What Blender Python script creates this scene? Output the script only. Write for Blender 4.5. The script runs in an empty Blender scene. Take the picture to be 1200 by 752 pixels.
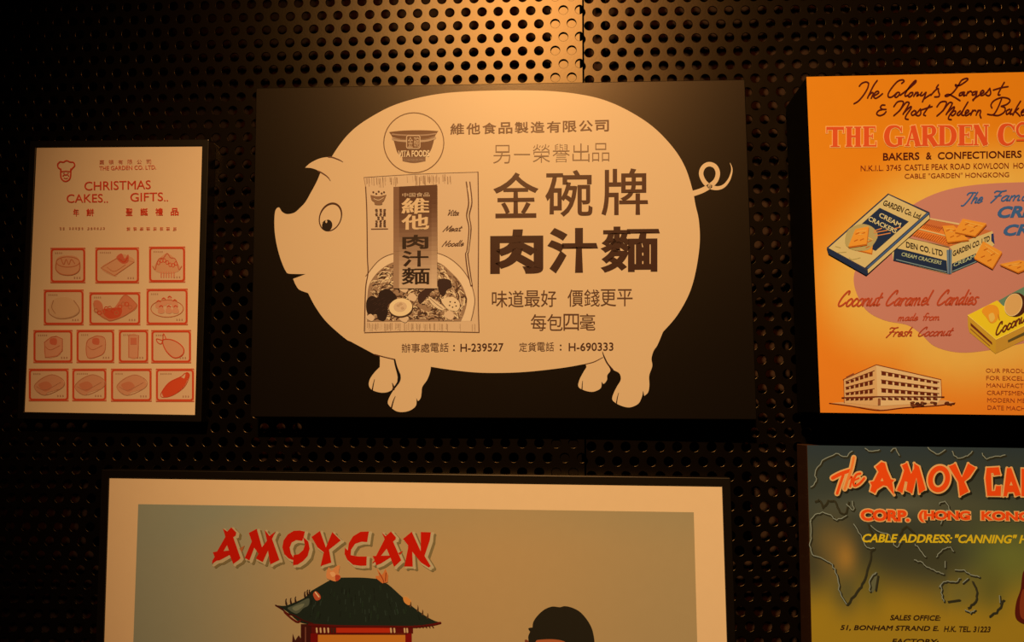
import bpy, bmesh, math, random
from mathutils import Vector, Matrix
from mathutils.geometry import tessellate_polygon

# ------------------------------------------------------------------ camera
C = bpy.context.scene.collection
S = bpy.context.scene
W, H, F = 1200, 752, 1150.0
D = 1.163                       # distance from the lens to the perforated wall
CZ = 1.50                       # lens height above the floor
def rx(a): return Matrix(((1,0,0),(0,math.cos(a),-math.sin(a)),(0,math.sin(a),math.cos(a))))
def ry(a): return Matrix(((math.cos(a),0,math.sin(a)),(0,1,0),(-math.sin(a),0,math.cos(a))))
def rz(a): return Matrix(((math.cos(a),-math.sin(a),0),(math.sin(a),math.cos(a),0),(0,0,1)))
M = rz(-0.00183) @ rx(-0.0946) @ ry(-0.06355)          # wall axes seen from the camera
WALL = Matrix(((1,0,0),(0,0,-1),(0,1,0)))              # wall x, up, outward -> world
RW = WALL @ M.transposed()
cam_d = bpy.data.cameras.new('camera'); cam = bpy.data.objects.new('camera', cam_d); C.objects.link(cam)
cam_d.sensor_width = 36.0; cam_d.lens = 36.0 * F / W; cam_d.clip_start = 0.01
cam.matrix_world = Matrix.Translation((0, -D, CZ)) @ RW.to_4x4()
S.camera = cam

# ------------------------------------------------------------------ light and exposure
world = bpy.data.worlds.new('room_dark'); S.world = world; world.use_nodes = True
world.node_tree.nodes['Background'].inputs[0].default_value = (1.0, 0.62, 0.34, 1)
world.node_tree.nodes['Background'].inputs[1].default_value = 0.003
LAMP = Vector((-0.22, -2.5, CZ + 1.60)); AIM = Vector((0.15, 0, CZ + 0.03))
for nm, off_, en, col, cone, bl in (('ceiling_spot_and_fill', 0, 312, (1.0, .545, .19), 38.5, 1.0), ('ceiling_spot_and_fill', .10, 66, (1.0, .24, .03), 44, .6)):  # ceiling spot, then an added wide red-orange fill warming its dim edges
    ld = bpy.data.lights.new(nm, 'SPOT'); lo = bpy.data.objects.new(nm, ld); C.objects.link(lo)
    lo.location = LAMP + Vector((off_, 0, 0)); lo.rotation_euler = (AIM - LAMP).to_track_quat('-Z', 'Y').to_euler()
    ld.energy = en; ld.color = col; ld.shadow_soft_size = 0.022
    ld.spot_size = math.radians(cone); ld.spot_blend = bl
S.view_settings.view_transform = 'Standard'; S.view_settings.look = 'None'
S.view_settings.exposure = 0.0; S.view_settings.gamma = 1.0; S.view_settings.use_curve_mapping = False

# ------------------------------------------------------------------ helpers
def unp(px, py, y):
    d = RW @ Vector((px - W/2, H/2 - py, -F)); t = (y + D) / d.y
    return Vector((0, -D, CZ)) + d * t
def lin(c): c /= 255.0; return c/12.92 if c <= .04045 else ((c+.055)/1.055)**2.4
def lin3(c): return tuple(lin(v) for v in c)
mats = {}
def mat(name, col, rough=0.6, spec=0.3, noise=0.0, scale=60, bump=0.0, attr=False, metal=0.0, tint=None):
    m = bpy.data.materials.new(name); m.use_nodes = True; nt = m.node_tree; b = nt.nodes['Principled BSDF']
    b.inputs['Base Color'].default_value = (*col[:3], 1); b.inputs['Roughness'].default_value = rough
    b.inputs['Specular IOR Level'].default_value = spec; b.inputs['Metallic'].default_value = metal
    if tint: b.inputs['Specular Tint'].default_value = (*tint, 1)
    src = None
    if attr:
        a = nt.nodes.new('ShaderNodeVertexColor'); a.layer_name = 'print'; src = a.outputs[0]
        nt.links.new(src, b.inputs['Base Color'])
    if noise or bump:
        tc = nt.nodes.new('ShaderNodeTexCoord'); n = nt.nodes.new('ShaderNodeTexNoise')
        n.inputs['Scale'].default_value = scale; n.inputs['Detail'].default_value = 4
        nt.links.new(tc.outputs['Object'], n.inputs['Vector'])
        if noise:
            mx = nt.nodes.new('ShaderNodeMixRGB'); mx.blend_type = 'MULTIPLY'; mx.inputs[0].default_value = 1
            r = nt.nodes.new('ShaderNodeMapRange'); r.inputs[3].default_value = 1-noise; r.inputs[4].default_value = 1+noise
            nt.links.new(n.outputs[0], r.inputs[0]); nt.links.new(r.outputs[0], mx.inputs[2])
            if src: nt.links.new(src, mx.inputs[1])
            else: mx.inputs[1].default_value = (*col[:3], 1)
            nt.links.new(mx.outputs[0], b.inputs['Base Color'])
        if bump:
            bp = nt.nodes.new('ShaderNodeBump'); bp.inputs['Strength'].default_value = bump; bp.inputs['Distance'].default_value = 0.0004
            nt.links.new(n.outputs[0], bp.inputs['Height']); nt.links.new(bp.outputs[0], b.inputs['Normal'])
    return m
def mesh_obj(name, vs, fs, m, parent=None, smooth=False, loc=None):
    me = bpy.data.meshes.new(name); me.from_pydata([tuple(v) for v in vs], [], fs)
    for k in (m if isinstance(m, list) else [m]): me.materials.append(k)
    me.update(); o = bpy.data.objects.new(name, me); C.objects.link(o)
    if parent: o.parent = parent
    if loc is not None: o.location = loc
    return o
def thing(name, label, cat, loc, group=None):
    o = bpy.data.objects.new(name, None); C.objects.link(o); o.location = loc; o.empty_display_size = 0.05
    o['label'] = label; o['category'] = cat
    if group: o['group'] = group
    return o

# ------------------------------------------------------------------ wall: two perforated steel panels before a dark cavity
PANEL = mat('black_powder_coated_steel', (0.0016, 0.0013, 0.0012), rough=0.275, spec=0.33, noise=0.1, scale=300, bump=0.05, tint=(1, .84, .62))
_nt = PANEL.node_tree; _b = _nt.nodes['Principled BSDF']; _b.inputs['Specular IOR Level'].default_value = .06; _b.inputs['Roughness'].default_value = .45
_g = _nt.nodes.new('ShaderNodeBsdfGlossy'); _g.distribution = 'BECKMANN'; _g.inputs['Color'].default_value = (.0265, .0215, .0142, 1); _g.inputs['Roughness'].default_value = .30
_a = _nt.nodes.new('ShaderNodeAddShader'); _nt.links.new(_b.outputs[0], _a.inputs[0]); _nt.links.new(_g.outputs[0], _a.inputs[1])
_nt.links.new(_a.outputs[0], _nt.nodes['Material Output'].inputs['Surface'])
for _n in _nt.nodes:
    if _n.type == 'BUMP': _nt.links.new(_n.outputs[0], _g.inputs['Normal'])
REAR = mat('dark_cavity_wall', (0.062, 0.038, 0.03), rough=0.9, spec=0.05, noise=0.25, scale=20)
def wall_box(name, x0, x1, y0, y1, z0, z1, m, parent=None):
    vs = [(x, y, z) for x in (x0, x1) for y in (y0, y1) for z in (z0, z1)]
    fs = [(0,1,3,2),(4,6,7,5),(0,4,5,1),(2,3,7,6),(0,2,6,4),(1,5,7,3)]
    return mesh_obj(name, vs, fs, m, parent)
PH, PV, HR, TH, CH = 0.0200, 0.01700, 0.00565, 0.0015, 0.00045
seam = unp(683.4, 45, 0).x; GAP = 0.0011
Z_TOP, Z_BOT = CZ + 0.80, CZ - 0.62
X_L, X_R = -0.98, 0.86
rear = wall_box('wall_back', X_L-.02, X_R+.02, 0.26, 0.28, Z_BOT, Z_TOP, REAR); rear['kind'] = 'structure'
def panel(anchor, xa, xb):
    vs, fs = [], []
    a = unp(*anchor, 0)
    r0 = -int((Z_TOP - a.z) / PV) ; r1 = int((a.z - Z_BOT) / PV)
    ang = [math.radians(45 + 22.5*k) for k in range(16)]
    def outer(k):
        s, t = divmod(k, 4); t = t/4
        c = [(1,1),(-1,1),(-1,-1),(1,-1),(1,1)]
        return (c[s][0]*(1-t)+c[s+1][0]*t, c[s][1]*(1-t)+c[s+1][1]*t)
    outs = [outer(k) for k in range(16)]
    for r in range(r0, r1+1):
        z = a.z - r*PV; off = (r % 2) * PH/2
        i0 = math.floor((xa - a.x - off)/PH) - 1; i1 = math.ceil((xb - a.x - off)/PH) + 1
        cols = [i for i in range(i0, i1+1) if a.x+off+i*PH+HR+CH > xa+.0003 and a.x+off+i*PH-HR-CH < xb-.0003]
        for n, i in enumerate(cols):
            x = a.x + off + i*PH
            lo_, hi_ = x-PH/2, x+PH/2
            if n == 0: lo_ = xa
            if n == len(cols)-1: hi_ = xb
            lo_ = max(lo_, xa); hi_ = min(hi_, xb); b0 = len(vs)
            cl = lambda v: min(max(v, xa), xb)
            for (ox, oz) in outs:
                X = (hi_ if ox > 0.99 else lo_ if ox < -0.99 else cl(x + ox*PH/2)) 
                vs.append((X, 0, z + oz*PV/2))
            for rr, yy in ((HR+CH, 0), (HR+CH*.45, CH*.22), (HR, CH), (HR, TH)):
                for t in ang: vs.append((cl(x + rr*math.cos(t)), yy, z + rr*math.sin(t)))
            for q in range(4):
                for k in range(16):
                    k2 = (k+1) % 16
                    fs.append((b0+q*16+k, b0+q*16+k2, b0+(q+1)*16+k2, b0+(q+1)*16+k))
    # return edges along the seam and outer edges
    for x in (xa, xb):
        b0 = len(vs); vs += [(x,0,Z_TOP),(x,0,Z_BOT),(x,TH,Z_BOT),(x,TH,Z_TOP)]; fs.append((b0,b0+1,b0+2,b0+3))
    return mesh_obj('perforated_panel', vs, fs, PANEL, rear)
pl = panel((641.0, 12.0), X_L, seam-GAP)
pr = panel((719.0, 13.7), seam+GAP, X_R)
# the right-hand sheet stands a hair off true, as its duller sheen shows
TILT = 0.026
me = pr.data
for v in me.vertices: v.co.y += (v.co.x - seam) * TILT
f0, f1 = unp(645.5, 45, .002).x, unp(679.3, 45, .002).x
fl = wall_box('joint_flange', f0, f1, TH+.0012, TH+.003, Z_BOT, Z_TOP, PANEL, rear)
for sx in (X_L+.01, seam-.0, X_R-.03):
    wall_box('upright', sx+(.01 if sx == seam else 0), sx+.03, .20, .26, Z_BOT, Z_TOP, REAR, rear)

# ------------------------------------------------------------------ print kit: flat inks laid on a poster face, given in photo pixels
def spline(p, n=6, closed=False):
    if len(p) < 3: return list(p)
    q = []; N = len(p)
    for i in range(N if closed else N-1):
        if closed: a, b, c, d = p[i-1], p[i], p[(i+1) % N], p[(i+2) % N]
        else: a, b, c, d = p[max(i-1,0)], p[i], p[i+1], p[min(i+2,N-1)]
        for k in range(n):
            t = k/n
            q.append(tuple(0.5*((2*b[j]) + (-a[j]+c[j])*t + (2*a[j]-5*b[j]+4*c[j]-d[j])*t*t + (-a[j]+3*b[j]-3*c[j]+d[j])*t**3) for j in range(len(b))))
    if not closed: q.append(tuple(p[-1]))
    return q
def path(*segs):                       # smooth runs that meet in sharp corners
    out = []
    for s in segs:
        q = spline(s); out += q if not out else q[1:] if q[0] == out[-1] else q
    return out
def xf(pts, s, ox, oy): return [(x/s+ox, y/s+oy) + tuple(r) for x, y, *r in pts]
EPS = 0.00016
ink_cache = {}
def ink_mat(a, r, sp):
    k = (tuple(round(v, 4) for v in a), r, sp)
    if k not in ink_cache: ink_cache[k] = mat('printing_ink', a, rough=r, spec=sp, tint=(1,.95,.9))
    return ink_cache[k]
font_cache = {}
def glyphs(txt, off=0.0, shear=0.0, res=4):
    k = (txt, off, shear, res)
    if k not in font_cache:
        cu = bpy.data.curves.new('t', 'FONT'); cu.body = txt; cu.shear = shear; cu.resolution_u = res; cu.size = 1
        o = bpy.data.objects.new('t', cu); C.objects.link(o)
        dg = bpy.context.evaluated_depsgraph_get(); dg.update()
        me = bpy.data.meshes.new_from_object(o.evaluated_get(dg))
        V = [v.co.xy[:] for v in me.vertices]; Fc = [tuple(p.vertices) for p in me.polygons]
        # weld, then push the outline outwards to embolden
        idx = {}; re_ = []; V2 = []
        for v in V:
            q = (round(v[0], 5), round(v[1], 5))
            if q not in idx: idx[q] = len(V2); V2.append(v)
            re_.append(idx[q])
        F2 = []
        for f in Fc:
            g = [re_[i] for i in f]; g = [x for n_, x in enumerate(g) if x != g[n_-1]]
            if len(set(g)) > 2:
                ar = sum(V2[g[i-1]][0]*V2[g[i]][1]-V2[g[i]][0]*V2[g[i-1]][1] for i in range(len(g)))
                F2.append(tuple(g if ar > 0 else g[::-1]))
        if off:
            cnt = {}
            for f in F2:
                for i in range(len(f)): e = (f[i-1], f[i]); cnt[e] = cnt.get(e, 0)+1
            nr = {}
            for (a, b) in cnt:
                if (b, a) in cnt: continue
                dx, dy = V2[b][0]-V2[a][0], V2[b][1]-V2[a][1]; l = math.hypot(dx, dy) or 1
                for v in (a, b): nr.setdefault(v, []).append((dy/l, -dx/l))
            V3 = list(V2)
            for v, ns in nr.items():
                nx, ny = sum(q[0] for q in ns), sum(q[1] for q in ns); l = math.hypot(nx, ny)
                if l < .2: continue
                nx, ny = nx/l, ny/l; d = off/max(.55, nx*ns[0][0]+ny*ns[0][1])
                V3[v] = (V2[v][0]+nx*d, V2[v][1]+ny*d)
            V2 = V3
        font_cache[k] = (V2, F2)
        bpy.data.objects.remove(o); bpy.data.curves.remove(cu); bpy.data.meshes.remove(me)
    return font_cache[k]
class Print:
    """one part of a poster: several flat inks in one mesh"""
    def __init__(s, name, root, y, white, rough=.55, spec=.12):
        s.name, s.root, s.y, s.white, s.rough, s.spec, s.k = name, root, y, white, rough, spec, 0
        s.reset()
    def reset(s):
        s.vs, s.fs, s.mi, s.ms, s.key = [], [], [], [], {}
    def ink(s, c):
        if c not in s.key:
            wl = lin3(s.white); cl_ = lin3(c)
            a = tuple(min(.95, max(.004, .8*cl_[i]/wl[i])) for i in range(3))
            s.key[c] = len(s.ms); s.ms.append(ink_mat(a, s.rough, s.spec))
        return s.key[c]
    def add(s, pts, faces, c, layer):
        b = len(s.vs); s.k += 1; y = s.y - layer*EPS - (s.k % 28)*5e-6
        s.vs += [unp(p[0], p[1], y) - s.root.location for p in pts]
        i = s.ink(c)
        for f in faces: s.fs.append(tuple(b+k for k in f)); s.mi.append(i)
    def poly(s, pts, c, layer=1, holes=()):
        loops = [[Vector((x, y, 0)) for x, y in [q[:2] for q in l]] for l in [pts, *holes]]
        flat = [q for l in loops for q in l]
        s.add([(q.x, q.y) for q in flat], tessellate_polygon(loops), c, layer)
    def line(s, pts, w, c, layer=2, closed=False, cap=True, smooth=True):
        """stroke; w one width or taken from a third value per point"""
        if smooth and len(pts) > 2: pts = spline(pts, 5, closed)
        P = []
        for p in pts:
            if not P or (p[0]-P[-1][0])**2+(p[1]-P[-1][1])**2 > 1e-4: P.append(p)
        n = len(P)
        if n < 2: return
        vs = []; fs = []
        for i, p in enumerate(P):
            a = P[i-1] if (i or closed) else p; b = P[(i+1) % n] if (i < n-1 or closed) else p
            dx, dy = b[0]-a[0], b[1]-a[1]; l = math.hypot(dx, dy) or 1
            h = (p[2] if len(p) > 2 else w)/2 * (w if len(p) > 2 else 1)
            vs += [(p[0]-dy/l*h, p[1]+dx/l*h), (p[0]+dy/l*h, p[1]-dx/l*h)]
        for i in range(n if closed else n-1):
            j = (i+1) % n; fs.append((2*i, 2*i+1, 2*j+1, 2*j))
        s.add(vs, fs, c, layer)
        if cap and not closed:
            for p in (P[0], P[-1]):
                h = (p[2]*w if len(p) > 2 else w)/2
                if h > .3: s.disc(p[0], p[1], h, h, c, layer, n=8)
    def disc(s, x, y, a, b, c, layer=2, rot=0, n=28):
        r = math.radians(rot); pts = []
        for k in range(n):
            t = 2*math.pi*k/n; u, v = a*math.cos(t), b*math.sin(t)
            pts.append((x+u*math.cos(r)-v*math.sin(r), y+u*math.sin(r)+v*math.cos(r)))
        s.add(pts, [tuple(range(n))], c, layer); return pts
    def ring(s, x, y, a, b, w, c, layer=2, rot=0, t0=0, t1=360):
        r = math.radians(rot); pts = []
        for k in range(41):
            t = math.radians(t0+(t1-t0)*k/40); u, v = a*math.cos(t), b*math.sin(t)
            pts.append((x+u*math.cos(r)-v*math.sin(r), y+u*math.sin(r)+v*math.cos(r)))
        s.line(pts[:-1] if t1-t0 == 360 else pts, w, c, layer, closed=(t1-t0 == 360), smooth=False)
    def rect(s, x0, y0, x1, y1, c, layer=1): s.add([(x0,y0),(x1,y0),(x1,y1),(x0,y1)], [(0,1,2,3)], c, layer)
    def rrect(s, x0, y0, x1, y1, w, c, layer=2, r=3):
        pts = []
        for cx, cy, a in ((x1-r,y0+r,-90),(x1-r,y1-r,0),(x0+r,y1-r,90),(x0+r,y0+r,180)):
            for k in range(5): t = math.radians(a+22.5*k); pts.append((cx+r*math.cos(t), cy+r*math.sin(t)))
        s.line(pts, w, c, layer, closed=True, smooth=False)
    def text(s, txt, x0, yb0, x1, yb1, h, c, layer=3, off=0.0, shear=0.0, out=None, res=4, lean=0.0, h1=None):
        """bounding box of the words mapped on baseline (x0,yb0)-(x1,yb1), height h"""
        V, Fc = glyphs(txt, off, shear, res)
        xs = [v[0] for v in V]; ys = [v[1] for v in V]; ax, bx, ay, by = min(xs), max(xs), min(ys), max(ys)
        h1 = h if h1 is None else h1
        def m(v):
            u = (v[0]-ax)/(bx-ax); t = (v[1]-ay)/(by-ay); hh = h+(h1-h)*u
            return (x0+(x1-x0)*u + lean*hh*t, yb0+(yb1-yb0)*u - hh*t)
        s.add([m(v) for v in V], Fc, c, layer)
        if out:
            oc, oo, dx, dy = out
            V2, F2 = glyphs(txt, off+oo, shear, res)
            s.add([(m(v)[0]+dx, m(v)[1]+dy) for v in V2], F2, oc, layer-1)
    def fat(s, pts, grow, c, layer, dx=0, dy=0, holes=()):   # filled outline swollen by a stroke
        q = [(x+dx, y+dy) for x, y in [p[:2] for p in pts]]
        s.poly(q, c, layer, [[(x+dx, y+dy) for x, y in h] for h in holes]); s.line(q, grow*2, c, layer, closed=True, smooth=False)
        for p in q: s.disc(p[0], p[1], grow, grow, c, layer, n=8)
    def build(s):
        o = mesh_obj(s.name, s.vs, s.fs, s.ms, s.root)
        for p, i in zip(o.data.polygons, s.mi): p.material_index = i
        s.reset(); return o
    def cut(s, name=None):
        if s.vs: s.build()
        if name: s.name = name
def sheet(root, corners, y, white, colour, nx=64, ny=64, name='print_sheet', rough=.55, spec=.12, noise=.02):
    """the printed face: a fine grid whose print colours follow colour(px, py)"""
    vs, fs, cs = [], [], []
    wl = lin3(white)
    for j in range(ny+1):
        for i in range(nx+1):
            u, v = i/nx, j/ny
            p = [(corners[0][k]*(1-u)+corners[1][k]*u)*(1-v)+(corners[3][k]*(1-u)+corners[2][k]*u)*v for k in (0,1)]
            vs.append(unp(p[0], p[1], y)-root.location)
            c = lin3(colour(*p)); cs.append([min(.95, max(.003, .8*c[k]/wl[k])) for k in range(3)]+[1])
    for j in range(ny):
        for i in range(nx): a = j*(nx+1)+i; fs.append((a, a+1, a+nx+2, a+nx+1))
    m = mat('printed_paper', (.8,.8,.8), rough=rough, spec=spec, noise=noise, scale=90, attr=True)
    o = mesh_obj(name, vs, fs, m, root)
    at = o.data.color_attributes.new('print', 'FLOAT_COLOR', 'POINT')
    for i, c in enumerate(cs): at.data[i].color = c
    return o
def slab(name, root, q, y0, y1, m, bev=.0008, hole=None):
    """box with its face corners q (world, at y0) run back to y1; hole = inner corners makes a frame"""
    bm = bmesh.new(); L = root.location
    fr = [bm.verts.new((p.x-L.x, y0-L.y, p.z-L.z)) for p in q]; bk = [bm.verts.new((p.x-L.x, y1-L.y, p.z-L.z)) for p in q]
    if hole:
        fi = [bm.verts.new((p.x-L.x, y0-L.y, p.z-L.z)) for p in hole]; bi = [bm.verts.new((p.x-L.x, y1-L.y, p.z-L.z)) for p in hole]
    for i in range(4):
        j = (i+1) % 4; bm.faces.new((fr[i], fr[j], bk[j], bk[i]))
        if hole:
            bm.faces.new((fi[j], fi[i], bi[i], bi[j])); bm.faces.new((fr[j], fr[i], fi[i], fi[j])); bm.faces.new((bk[i], bk[j], bi[j], bi[i]))
    if not hole: bm.faces.new(fr[::-1]); bm.faces.new(bk)
    bmesh.ops.recalc_face_normals(bm, faces=bm.faces)
    if bev: bmesh.ops.bevel(bm, geom=[e for e in bm.edges], offset=bev, segments=2, affect='EDGES', profile=.5)
    me = bpy.data.meshes.new(name); bm.to_mesh(me); bm.free(); me.materials.append(m)
    o = bpy.data.objects.new(name, me); C.objects.link(o); o.parent = root; return o
def base(corn, y):
    a = unp(*corn[3], y); b = unp(*corn[2], y); return Vector(((a.x+b.x)/2, 0, (a.z+b.z)/2))
def grow(q, d):
    c = sum(q, Vector())/4
    return [Vector((p.x+math.copysign(d, p.x-c.x), p.y, p.z+math.copysign(d, p.z-c.z))) for p in q]
def sm(a, b, x):
    t = min(1, max(0, (x-a)/(b-a))); return t*t*(3-2*t)
def mixc(a, b, t): return tuple(a[i]*(1-t)+b[i]*t for i in range(3))
BLACKLAM = mat('dark_laminate', (0.0040, 0.0038, 0.0042), rough=.30, spec=.30, noise=.15, scale=900, bump=.12, tint=(1,.86,.7))
FRAME = mat('black_metal_frame', (0.003, 0.0025, 0.0025), rough=.35, spec=.4, noise=.1, scale=200)


# ================================================================== 1. black board with the pale pig
PW = (222, 166, 100)
PIGC = [(300,103),(873,93),(887,491.5),(293,488.3)]; yp = -.038
root = thing('sign_board', 'large black board printed with a pale pig and a noodle packet', 'sign', base(PIGC, yp))
slab('board', root, [unp(*p, yp) for p in PIGC], yp, 0, BLACKLAM)
PALE = (213, 158, 94); BR = (86, 44, 22); BLK = (17, 12, 9)
pig = Print('pig_silhouette', root, yp, PW, .33, .24)
s3 = lambda *p: xf(p, 3.76, 290, 80)
body = path(
 [(389,183.2),(396.4,171.8),(407,158.5),(420.3,146.5),(439,134.5),(460,123.9),(486.8,115.4),(516,109.8),(548,107.1),(590,105.8),(620,105.9),(647.8,106.9),(677,110.1),(706.3,116.6),(735.5,129.2),(764.8,148.2),(788.2,172.2),(802.8,195.6),(811.6,222.5),(815,240),(819,258.5),(820,284.8),(815.4,317.5),(807.4,344.6),(793,370.2),(777,388.7)],
 [(777,388.7),(770.7,403.7),(766,411),(763.5,420),(764.4,428.8),(760.8,440),(761,451.3),(759.5,459.5),(755,463.8)],
 [(755,463.8),(753.6,458),(752.6,463.8),(748.8,472),(742.5,476),(736.3,477.2),(728.8,475.6),(721.3,471.9),(717.5,467.8),(718.8,461.3),(723.1,452.5),(726.9,446.3),(727.4,441.3),(725,436.6),(717.5,432.4),(711,424.5)],
 [(711,424.5),(700,425),(686,426.3),(668.8,429.4),(650,432.1),(620,435.3),(592,436.7),(560,436.4),(529.4,433.4),(504.9,429.6)],
 [(504.9,429.6),(504,436),(500.5,445),(495,453),(494,460),(493,466),(490,469.6),(488,466.2)],
 [(488,466.2),(487.4,475.2),(480.2,480.9),(470.9,482.7),(462.9,480.9),(455.4,474.2),(455,468.5),(460,458.8),(467.7,448.3),(469.7,442.5),(468,437.5),(464.6,429),(462.4,421)],
 [(462.4,421),(453,418.8),(445,416.8),(439,415),(428,409.2),(412,400.6),(404.4,396.5),(383,377.5),(369.8,359.8),(361,343.3)],
 [(361,343.3),(351,339.5),(347,334.5),(344.6,329.5),(343.5,326.5)],
 [(343.5,326.5),(350,324.2),(358.3,321)],[(358.3,321),(349,321),(339,320.6),(336,319.5)],
 [(336,319.5),(332.5,313),(328,301),(324.3,287),(322.2,274),(321.5,263),(321.8,252),(323.2,245.5),(326,243),(328,244),(330.5,248),(335,250.5),(340,250.5),(346,248.5),(352,243),(358,236.5),(364,226),(371,213),(375.8,201.5)],
 [(375.8,201.5),(370,198.5),(364,196.8),(357.6,196.4)],[(357.6,196.4),(363,191.4),(372,186.6),(380,184.4),(389,183.9)])
pig.poly(body[:-1], PALE, 1)
pig.poly(path([(445,417),(445.2,423),(445,430)],[(445,430),(439,436),(433.5,444),(432.2,451),(435,456),(441,458.8),(448,460),(455,459),(461,455.3),(464.6,450),(465.8,444),(465.5,439),(462.4,427),(461.5,421.2)])[:-1], PALE, 1)
pig.poly(path([(686,426.3),(687.1,430),(683.8,435.6),(679,445),(677.8,452.8),(683.8,456.9),(693.1,459),(700,457.3),(704.4,453.8),(705,446.9)],[(705,446.9),(707.5,449.6),(711.3,445),(711.7,439.4),(715.3,433.8),(712,427),(709.5,421)])[:-1], PALE, 1)
tail = xf([(205,672,6.6),(330,630,6.2),(430,570,5.8),(490,510,5.4),(512,425,5.2),(480,350,5.2),(410,323,5.3),(345,355,5.2),(316,430,5.2),(345,515,5.2),(410,580,5.4),(500,604,4.6),(580,580,3.8),(640,510,2.9),(672,425,2),(675,365,1.3),(655,308,.4)], 10, 790, 160)
pig.line(tail, 1, PALE, 1)
pig.build()
pd = Print('ear_line', root, yp, PW, .33, .24)
pd.line([(385,184,1.6),(389,184.2,1.7),(395,186.3,1.5),(398.5,187.8,1.3),(401.8,189.8,.7)], 1, (96,52,28), 2)
pd.line([(373,200.5,1.6),(375.8,201.8,1.7),(381,205,1.5),(384.5,208,1.2),(387.2,211.8,.7)], 1, (96,52,28), 2)
pd.cut('eye')
pts = []
for k in range(40):
    t = 2*math.pi*k/40; r = math.radians(22); a, b = 12.4*math.cos(t), 16.6*math.sin(t)
    pts.append((387.2+a*math.cos(r)-b*math.sin(r), 254.4+a*math.sin(r)+b*math.cos(r), 1.0+1.1*max(0,-math.sin(t+.2))+.3))
pd.line(pts, 1, (74,36,16), 2, closed=True, smooth=False)
pd.disc(383.4, 264, 5.9, 6.9, (34,18,9), 3, rot=20); pd.ring(381.6, 262.4, 4.6, 5.4, 1.5, PALE, 4, rot=20, t0=190, t1=262); pd.disc(382.4, 259.6, 1.2, 1.6, PALE, 4)
pd.cut('belly_line')
pd.line([(439,415.2,1.3),(445,416.8,1.3),(453,418.9,1.2),(462.6,421,1.2),], 1, BR, 2)
pd.line([(462.6,421,1.4),(464.6,429,1.5),(467.2,436,1.8),(468,440,3),(467.5,446,2.8),(464.5,451,2.2),(460.5,456,2.2)], 1, BLK, 2)
for l in ([(439,444,.5),(437.5,450,1.1),(436.3,456.5,1.5)], [(459.6,448.5,.6),(460.8,452,1.8),(461.5,456,2.2)], [(463.3,464,.5),(460.8,470,1.3),(458.8,477.5,1.7)],
          [(682.8,446,.5),(682.3,451,1),(682,456.5,1.3)], [(725,460,.5),(723.4,466,1),(722.4,472.5,1.3)]):
    pd.cut('toe_line'); pd.line(l, 1, (50,28,14), 2)
pd.cut('belly_line')
pd.line([(686,426.6,1),(696,424,1.1),(706.5,418.6,.8)], 1, BR, 2)
pd.line([(706,412,.7),(708,418,1.5),(712,426,1.7),(718,433,1.7)], 1, (50,20,12), 2)
pd.build()
tx = Print('lettering', root, yp, PW, .33, .24)
TB = (74, 36, 16)
for i, ch in enumerate('維他食品製造有限公司'):
    x = 527.6+18.85*i; d = -4.3*i/10
    tx.text(ch, x, 158+d, x+16.3, 157.6+d, 13.4, (100,56,28), off=.017)
tx.cut()
for i, ch in enumerate('另一榮譽出品'):
    x = 578+23.2*i; d = -.45*i
    if ch == '一': tx.rect(x+1, 180.2, x+20, 181.5, (128,84,46), 3)
    else: tx.text(ch, x, 191.4+d, x+20, 191.2+d, 21.5, (128,84,46), off=-.012)
tx.cut()
for ch, a, b, y0, y1 in (('金',578,631,255.5,202.3),('碗',639,694.4,254,199.4),('牌',704.8,759.5,252.4,197.6)):
    tx.text(ch, a, y0, b, y0-.6, y0-y1, TB, off=.011)
tx.cut()
for ch, a, b, y0, y1 in (('肉',574.4,636.6,320.9,269),('汁',641.4,700.8,320.2,267),('麵',703.7,773.3,319.3,265.5)):
    tx.text(ch, a, y0, b, y0-.6, y0-y1, (58,26,12), off=.044 if ch != '麵' else .028)
tx.cut()
for txt, a, b, y0, y1, c in (('味道最好',576,652.6,360,340.5,(92,52,26)),('價錢更平',664.7,742,359.2,339.2,(92,52,26)),('每包四毫',621.6,698.2,387.6,368,(92,52,26)),
    ('辦事處電話',470.3,526.3,413,402.4,(96,54,28)),('定貨電話',607.9,649.8,412,401.2,(96,54,28))):
    n = len(txt); w = (b-a)/n
    for i, ch in enumerate(txt):
        tx.text(ch, a+w*i+.4, y0-.2*i, a+w*(i+1)-.6, y0-.2*i, y0-y1, c, off=.002)
for x, y in ((532,405),(532,410),(657,404.5),(657,409.5)): tx.disc(x, y, 1, 1, TB, 3)
tx.text('H-239527', 539.5, 412.2, 590, 411.4, 9.6, TB, off=.012); tx.text('H-690333', 666.4, 411.4, 718.8, 410.8, 9.8, TB, off=.012)
tx.build()
lg = Print('bowl_emblem', root, yp, PW, .33, .24)
lg.ring(484.9, 167.3, 35.2, 35.2, 1.15, (110,66,34), 2)
bx = lambda *p: xf(p, 8.356, 440, 120)
lg.poly(path(bx((133,290),(240,278),(375,272),(500,273),(615,280)), bx((615,280),(590,315),(575,360),(562,410),(545,460),(520,500),(495,525)), bx((495,525),(375,535),(245,525)), bx((245,525),(215,490),(200,450),(180,380),(160,330),(133,290)))[:-1], (104,58,28), 2)
lg.poly(path(bx((262,530),(490,530)), bx((490,530),(490,575)), bx((490,575),(375,593),(265,575)), bx((265,575),(262,530)))[:-1], (120,76,44), 2)
lg.line(bx((165,310),(240,318),(375,322),(500,318),(590,305)), 1.6, (160,112,70), 3)
lg.line(bx((172,355),(240,370),(375,376),(500,370),(580,345)), 3.4, (176,128,80), 3)
lg.line(bx((172,355),(240,360),(375,366),(500,360),(580,338)), .5, (104,58,28), 4)
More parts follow.
